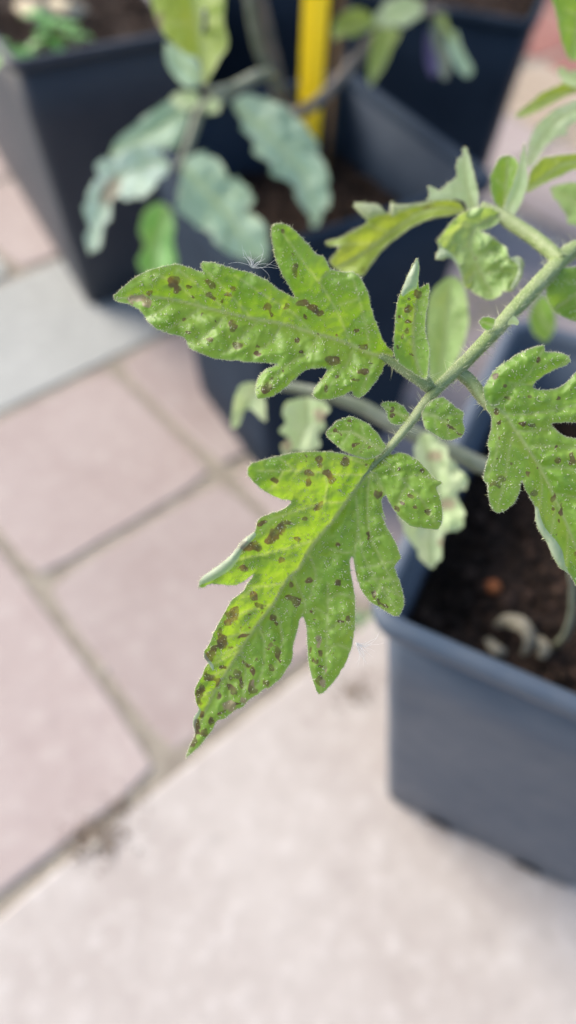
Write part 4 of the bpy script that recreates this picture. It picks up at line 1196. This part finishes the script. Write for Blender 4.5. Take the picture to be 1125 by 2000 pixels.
stake, sf = make_stake()
cf = at_z(638, 335, SZ_M)
V, F, *_ = tube_pts([cf - np.array([0, 0, .03]), cf + np.array([.002, 0, .1]), cf + np.array([.006, 0.004, .26])], [.0022, .0022, .002], 8, .0, 4, .01)
tag(mesh_obj('bamboo_cane', V, F, M_cane, origin=cf), 'thin brown cane standing just right of the yellow stake', 'cane')


# ------------------------------------------------------------------ left pot: seedlings, straw
def seedling(px, py, h, n, seed, label):
    rnd = random.Random(seed)
    f = at_z(px, py, SZ_L)
    root = empty('seedling', tuple(f), label, 'seedling', 'seedlings in the black trough')
    tp = f + np.array([rnd.uniform(-.006, .006), rnd.uniform(-.006, .006), h])
    V, F, *_ = tube_pts([f - np.array([0, 0, .004]), (f + tp) / 2, tp], [.0012, .001, .0008], 6, 0, seed, .004)
    mesh_obj('stem', V, F, M_seed, root)
    for i in range(n):
        a = 6.283 * i / n + rnd.uniform(-.4, .4)
        L = rnd.uniform(.018, .03)
        b = f + (tp - f) * rnd.uniform(.5, 1)
        dr = np.array([math.cos(a), math.sin(a), rnd.uniform(.0, .7)])
        dr /= np.linalg.norm(dr)
        sd = np.cross(dr, (0, 0, 1))
        sd /= np.linalg.norm(sd)
        nn = np.cross(sd, dr)
        vv, ff = [], []
        for k in range(9):
            t = k / 8
            ww = L * .26 * math.sin(math.pi * min(1, t * .93 + .04)) ** .8 * (1 + .25 * (-1) ** k)
            c = b + dr * L * t - np.array([0, 0, L * .35 * t * t])
            vv += [c - sd * ww + nn * ww * .35, c, c + sd * ww + nn * ww * .35]
        for k in range(8):
            ff += [(k * 3, k * 3 + 1, k * 3 + 4, k * 3 + 3), (k * 3 + 1, k * 3 + 2, k * 3 + 5, k * 3 + 4)]
        mesh_obj('leaf', vv, ff, M_seed, root)
    return root


seedling(95, 118, .03, 7, 2, 'bushy bright green seedling in the middle of the trough end')
seedling(30, 130, .014, 6, 3, 'low green seedling at the rim corner of the trough')
seedling(150, 92, .018, 5, 4, 'small pale green seedling right of the bushy one')


def curled_strip(name, P, W, mat, label, cat, n=3, curlh=.5, parent=None):
    """dry leaf strip: centre line P (world), half widths W; a trough in section"""
    Q = catmull(np.hstack([np.asarray(P, float), np.asarray(W, float)[:, None]]), .002, False)
    C_, w = Q[:, :3], Q[:, 3]
    T = np.gradient(C_, axis=0)
    T /= np.linalg.norm(T, axis=1, keepdims=True)
    V, F = [], []
    K = 7
    for i in range(len(C_)):
        s = np.cross(T[i], (0.15, -.5, .8))
        s /= np.linalg.norm(s)
        u = np.cross(s, T[i])
        jit = 1 + .25 * mnoise.noise((i * .3, 0, len(P)))
        for j in range(K):
            a = (j / (K - 1) - .5) * 2.6
            V.append(C_[i] + s * math.sin(a) * w[i] * jit + u * (math.cos(a)) * w[i] * curlh)
    for i in range(len(C_) - 1):
        for j in range(K - 1):
            F.append((i * K + j, i * K + j + 1, (i + 1) * K + j + 1, (i + 1) * K + j))
    o = mesh_obj(name, V, F, mat, parent, origin=C_[0])
    if label: tag(o, label, cat)
    return o


zL = SZ_L + .004
curled_strip('dried_leaf', [at_z(40, 10, zL), at_z(75, 22, zL + .006), at_z(110, 25, zL)], [.008, .013, .006], M_tan, 'tan dried leaf lying behind the green seedlings', 'dried leaf')
curled_strip('dried_leaf', [at_z(100, 2, zL + .004), at_z(135, 18, zL + .006), at_z(165, 18, zL)], [.006, .010, .005], M_tan, 'tan dried leaf at the top edge, right of its twin', 'dried leaf')
# right pot: things on the soil
zR = SZ_R + .003
curled_strip('dried_leaf', [at_z(970, 1222, zR + .004), at_z(990, 1212, zR + .010), at_z(1022, 1222, zR + .013), at_z(1036, 1250, zR + .010), at_z(1022, 1278, zR + .003)],
             [.0018, .003, .0034, .0034, .0015], M_dried, 'grey green dried leaf curled like a hook on the soil', 'dried leaf')
curled_strip('dried_leaf', [at_z(1058, 1248, zR), at_z(1064, 1266, zR + .003), at_z(1056, 1284, zR)], [.002, .0034, .002], M_tan, 'small tan dried scrap right of the hooked dried leaf', 'dried leaf')
curled_strip('dried_leaf', [at_z(952, 1248, zR), at_z(968, 1268, zR + .002), at_z(985, 1276, zR)], [.0015, .0028, .002], M_dried, 'flat olive dried scrap left of the hooked dried leaf', 'dried leaf')
p = at_z(1085, 1262, zR - .004)
V, F, *_ = tube_pts([p, at_z(1105, 1240, zR + .02), pt(1117, 1200, .29), pt(1119, 1150, .275), pt(1123, 1100, .262), np.array([.150, .192, .338])], [.0016, .0015, .0013, .0011, .0009, .0008], 8, 0, 5, .003)
tag(mesh_obj('dried_tendril', V, F, M_stem_dull, origin=p), 'thin grey tendril drooping onto the soil at the right edge', 'tendril')


def pebble(px, py, z, r, mat, label, name='pebble', cat='pebble', seed=1, sq=.7):
    c = at_z(px, py, z)
    rnd = random.Random(seed)
    bm = bmesh.new()
    bmesh.ops.create_icosphere(bm, subdivisions=2, radius=1)
    for v in bm.verts:
        k = 1 + .28 * mnoise.noise(v.co * 1.7 + Vector((seed, 0, 0)))
        v.co = Vector((v.co.x * r * k, v.co.y * r * k * .85, v.co.z * r * k * sq))
    me = bpy.data.meshes.new(name)
    bm.to_mesh(me)
    bm.free()
    me.materials.append(mat)
    me.polygons.foreach_set('use_smooth', np.ones(len(me.polygons), dtype=bool))
    o = bpy.data.objects.new(name, me)
    o.location = (c[0], c[1], c[2] + r * sq * .5)
    COL.objects.link(o)
    tag(o, label, cat)
    return o


pebble(962, 1150, SZ_R + .002, .0042, M_orange, 'bright orange clay crumb on the dark soil', 'clay_crumb', 'clay crumb', 3)
pebble(1063, 1118, SZ_R + .0, .0032, M_chip, 'dull brown stone on the dark soil near the right edge', 'stone', 'stone', 4)
pebble(205, 1308, -.004, .0036, M_crumbs_pale, 'small pale pebble in the joint between mauve pavers', seed=6)
pebble(188, 1652, -.004, .0055, M_crumbs_pale, 'beige pebble in the joint beside the pale slab', seed=8)
pebble(168, 1638, -.004, .0045, M_chip, 'dark crumb of earth next to the beige pebble', 'earth_crumb', 'earth crumb', 9)


def spill(px, py, spread, n, seed, label):
    rnd = random.Random(seed)
    V, F = [], []
    c = at_z(px, py, 0)
    for i in range(n):
        a, q = rnd.uniform(0, 6.283), abs(rnd.gauss(0, 1)) * spread
        chunk(V, F, (c[0] + q * math.cos(a), c[1] + q * math.sin(a) * .7, .0002), rnd.uniform(.0005, .0019), rnd, .35)
    tag(mesh_obj('scattered_crumbs', V, F, M_crumb, origin=c, smooth=False), label, 'soil crumbs', None, 'stuff')


spill(190, 1640, .013, 420, 4, 'brown soil crumbs around the beige pebble in the joint')
spill(690, 1350, .013, 170, 5, 'brown crumbs on the pale slab left of the blue grey pot')  # flat brown lumps, strewn thickest at the middle
spill(240, 1570, .012, 70, 6, 'faint soil crumbs on the mauve paver above the pebble')


# small weed in the joint behind the leaf
def weed(px, py, seed, label, L0=.022):
    f = at_z(px, py, -.004)
    rnd = random.Random(seed)
    root = empty('weed', tuple(f), label, 'weed')
    for i in range(6):
        a = 6.283 * i / 6 + rnd.uniform(-.4, .4)
        L = rnd.uniform(.7, 1.1) * L0
        dr = np.array([math.cos(a), math.sin(a), .7])
        sd = np.array([-math.sin(a), math.cos(a), 0])
        vv, ff = [], []
        for k in range(7):
            t = k / 6
            ww = L * .28 * math.sin(math.pi * min(1, t * .95 + .03))
            c = f + dr * L * t - np.array([0, 0, L * .5 * t * t])
            vv += [c - sd * ww, c - np.array([0, 0, ww * .3]), c + sd * ww]
        for k in range(6):
            ff += [(k * 3, k * 3 + 1, k * 3 + 4, k * 3 + 3), (k * 3 + 1, k * 3 + 2, k * 3 + 5, k * 3 + 4)]
        mesh_obj('leaf', vv, ff, M_seed, root)


weed(718, 1222, 3, 'little green weed in the joint at the corner of the blue grey pot', .018)


# white tufts of down caught on the leaves
def down(cpx, cpy, depth, n, rlo, rhi, a0, a1, seed, label):
    rs = random.Random(seed)
    c = pt(cpx, cpy, depth)
    m = depth / FPX
    V, F = [], []
    for i in range(n):
        a = rs.uniform(a0, a1)
        L = rs.uniform(rlo, rhi)
        b = rs.uniform(-1.1, 1.1)
        pts = []
        for k in range(6):
            t = k / 5
            aa = a + b * t
            pts.append(c + (math.cos(aa) * AX - math.sin(aa) * BX) * (-1 if False else 1) * L * t * m + FX * rs.uniform(-9, 3) * t * m + (AX * rs.gauss(0, 1.2) - BX * rs.gauss(0, 1.2)) * m * t)
        v, f, *_ = tube_pts(pts, [.26 * m, .25 * m, .23 * m, .2 * m, .15 * m, .08 * m], 4, 0, seed, 7 * m)
        b0 = len(V)
        V += list(v)
        F += [tuple(q + b0 for q in ff) for ff in f]
    o = mesh_obj('down_tuft', V, F, M_fluff, origin=c)
    tag(o, label, 'down tuft', None)
    return o


down(492, 523, .1555, 20, 8, 60, -2.4, .35, 3, 'white downy tuft caught on the upper edge of the long leaflet')
down(694, 1255, .158, 26, 14, 58, .25, 1.25, 5, 'white downy tuft hanging from the edge of the end leaflet')
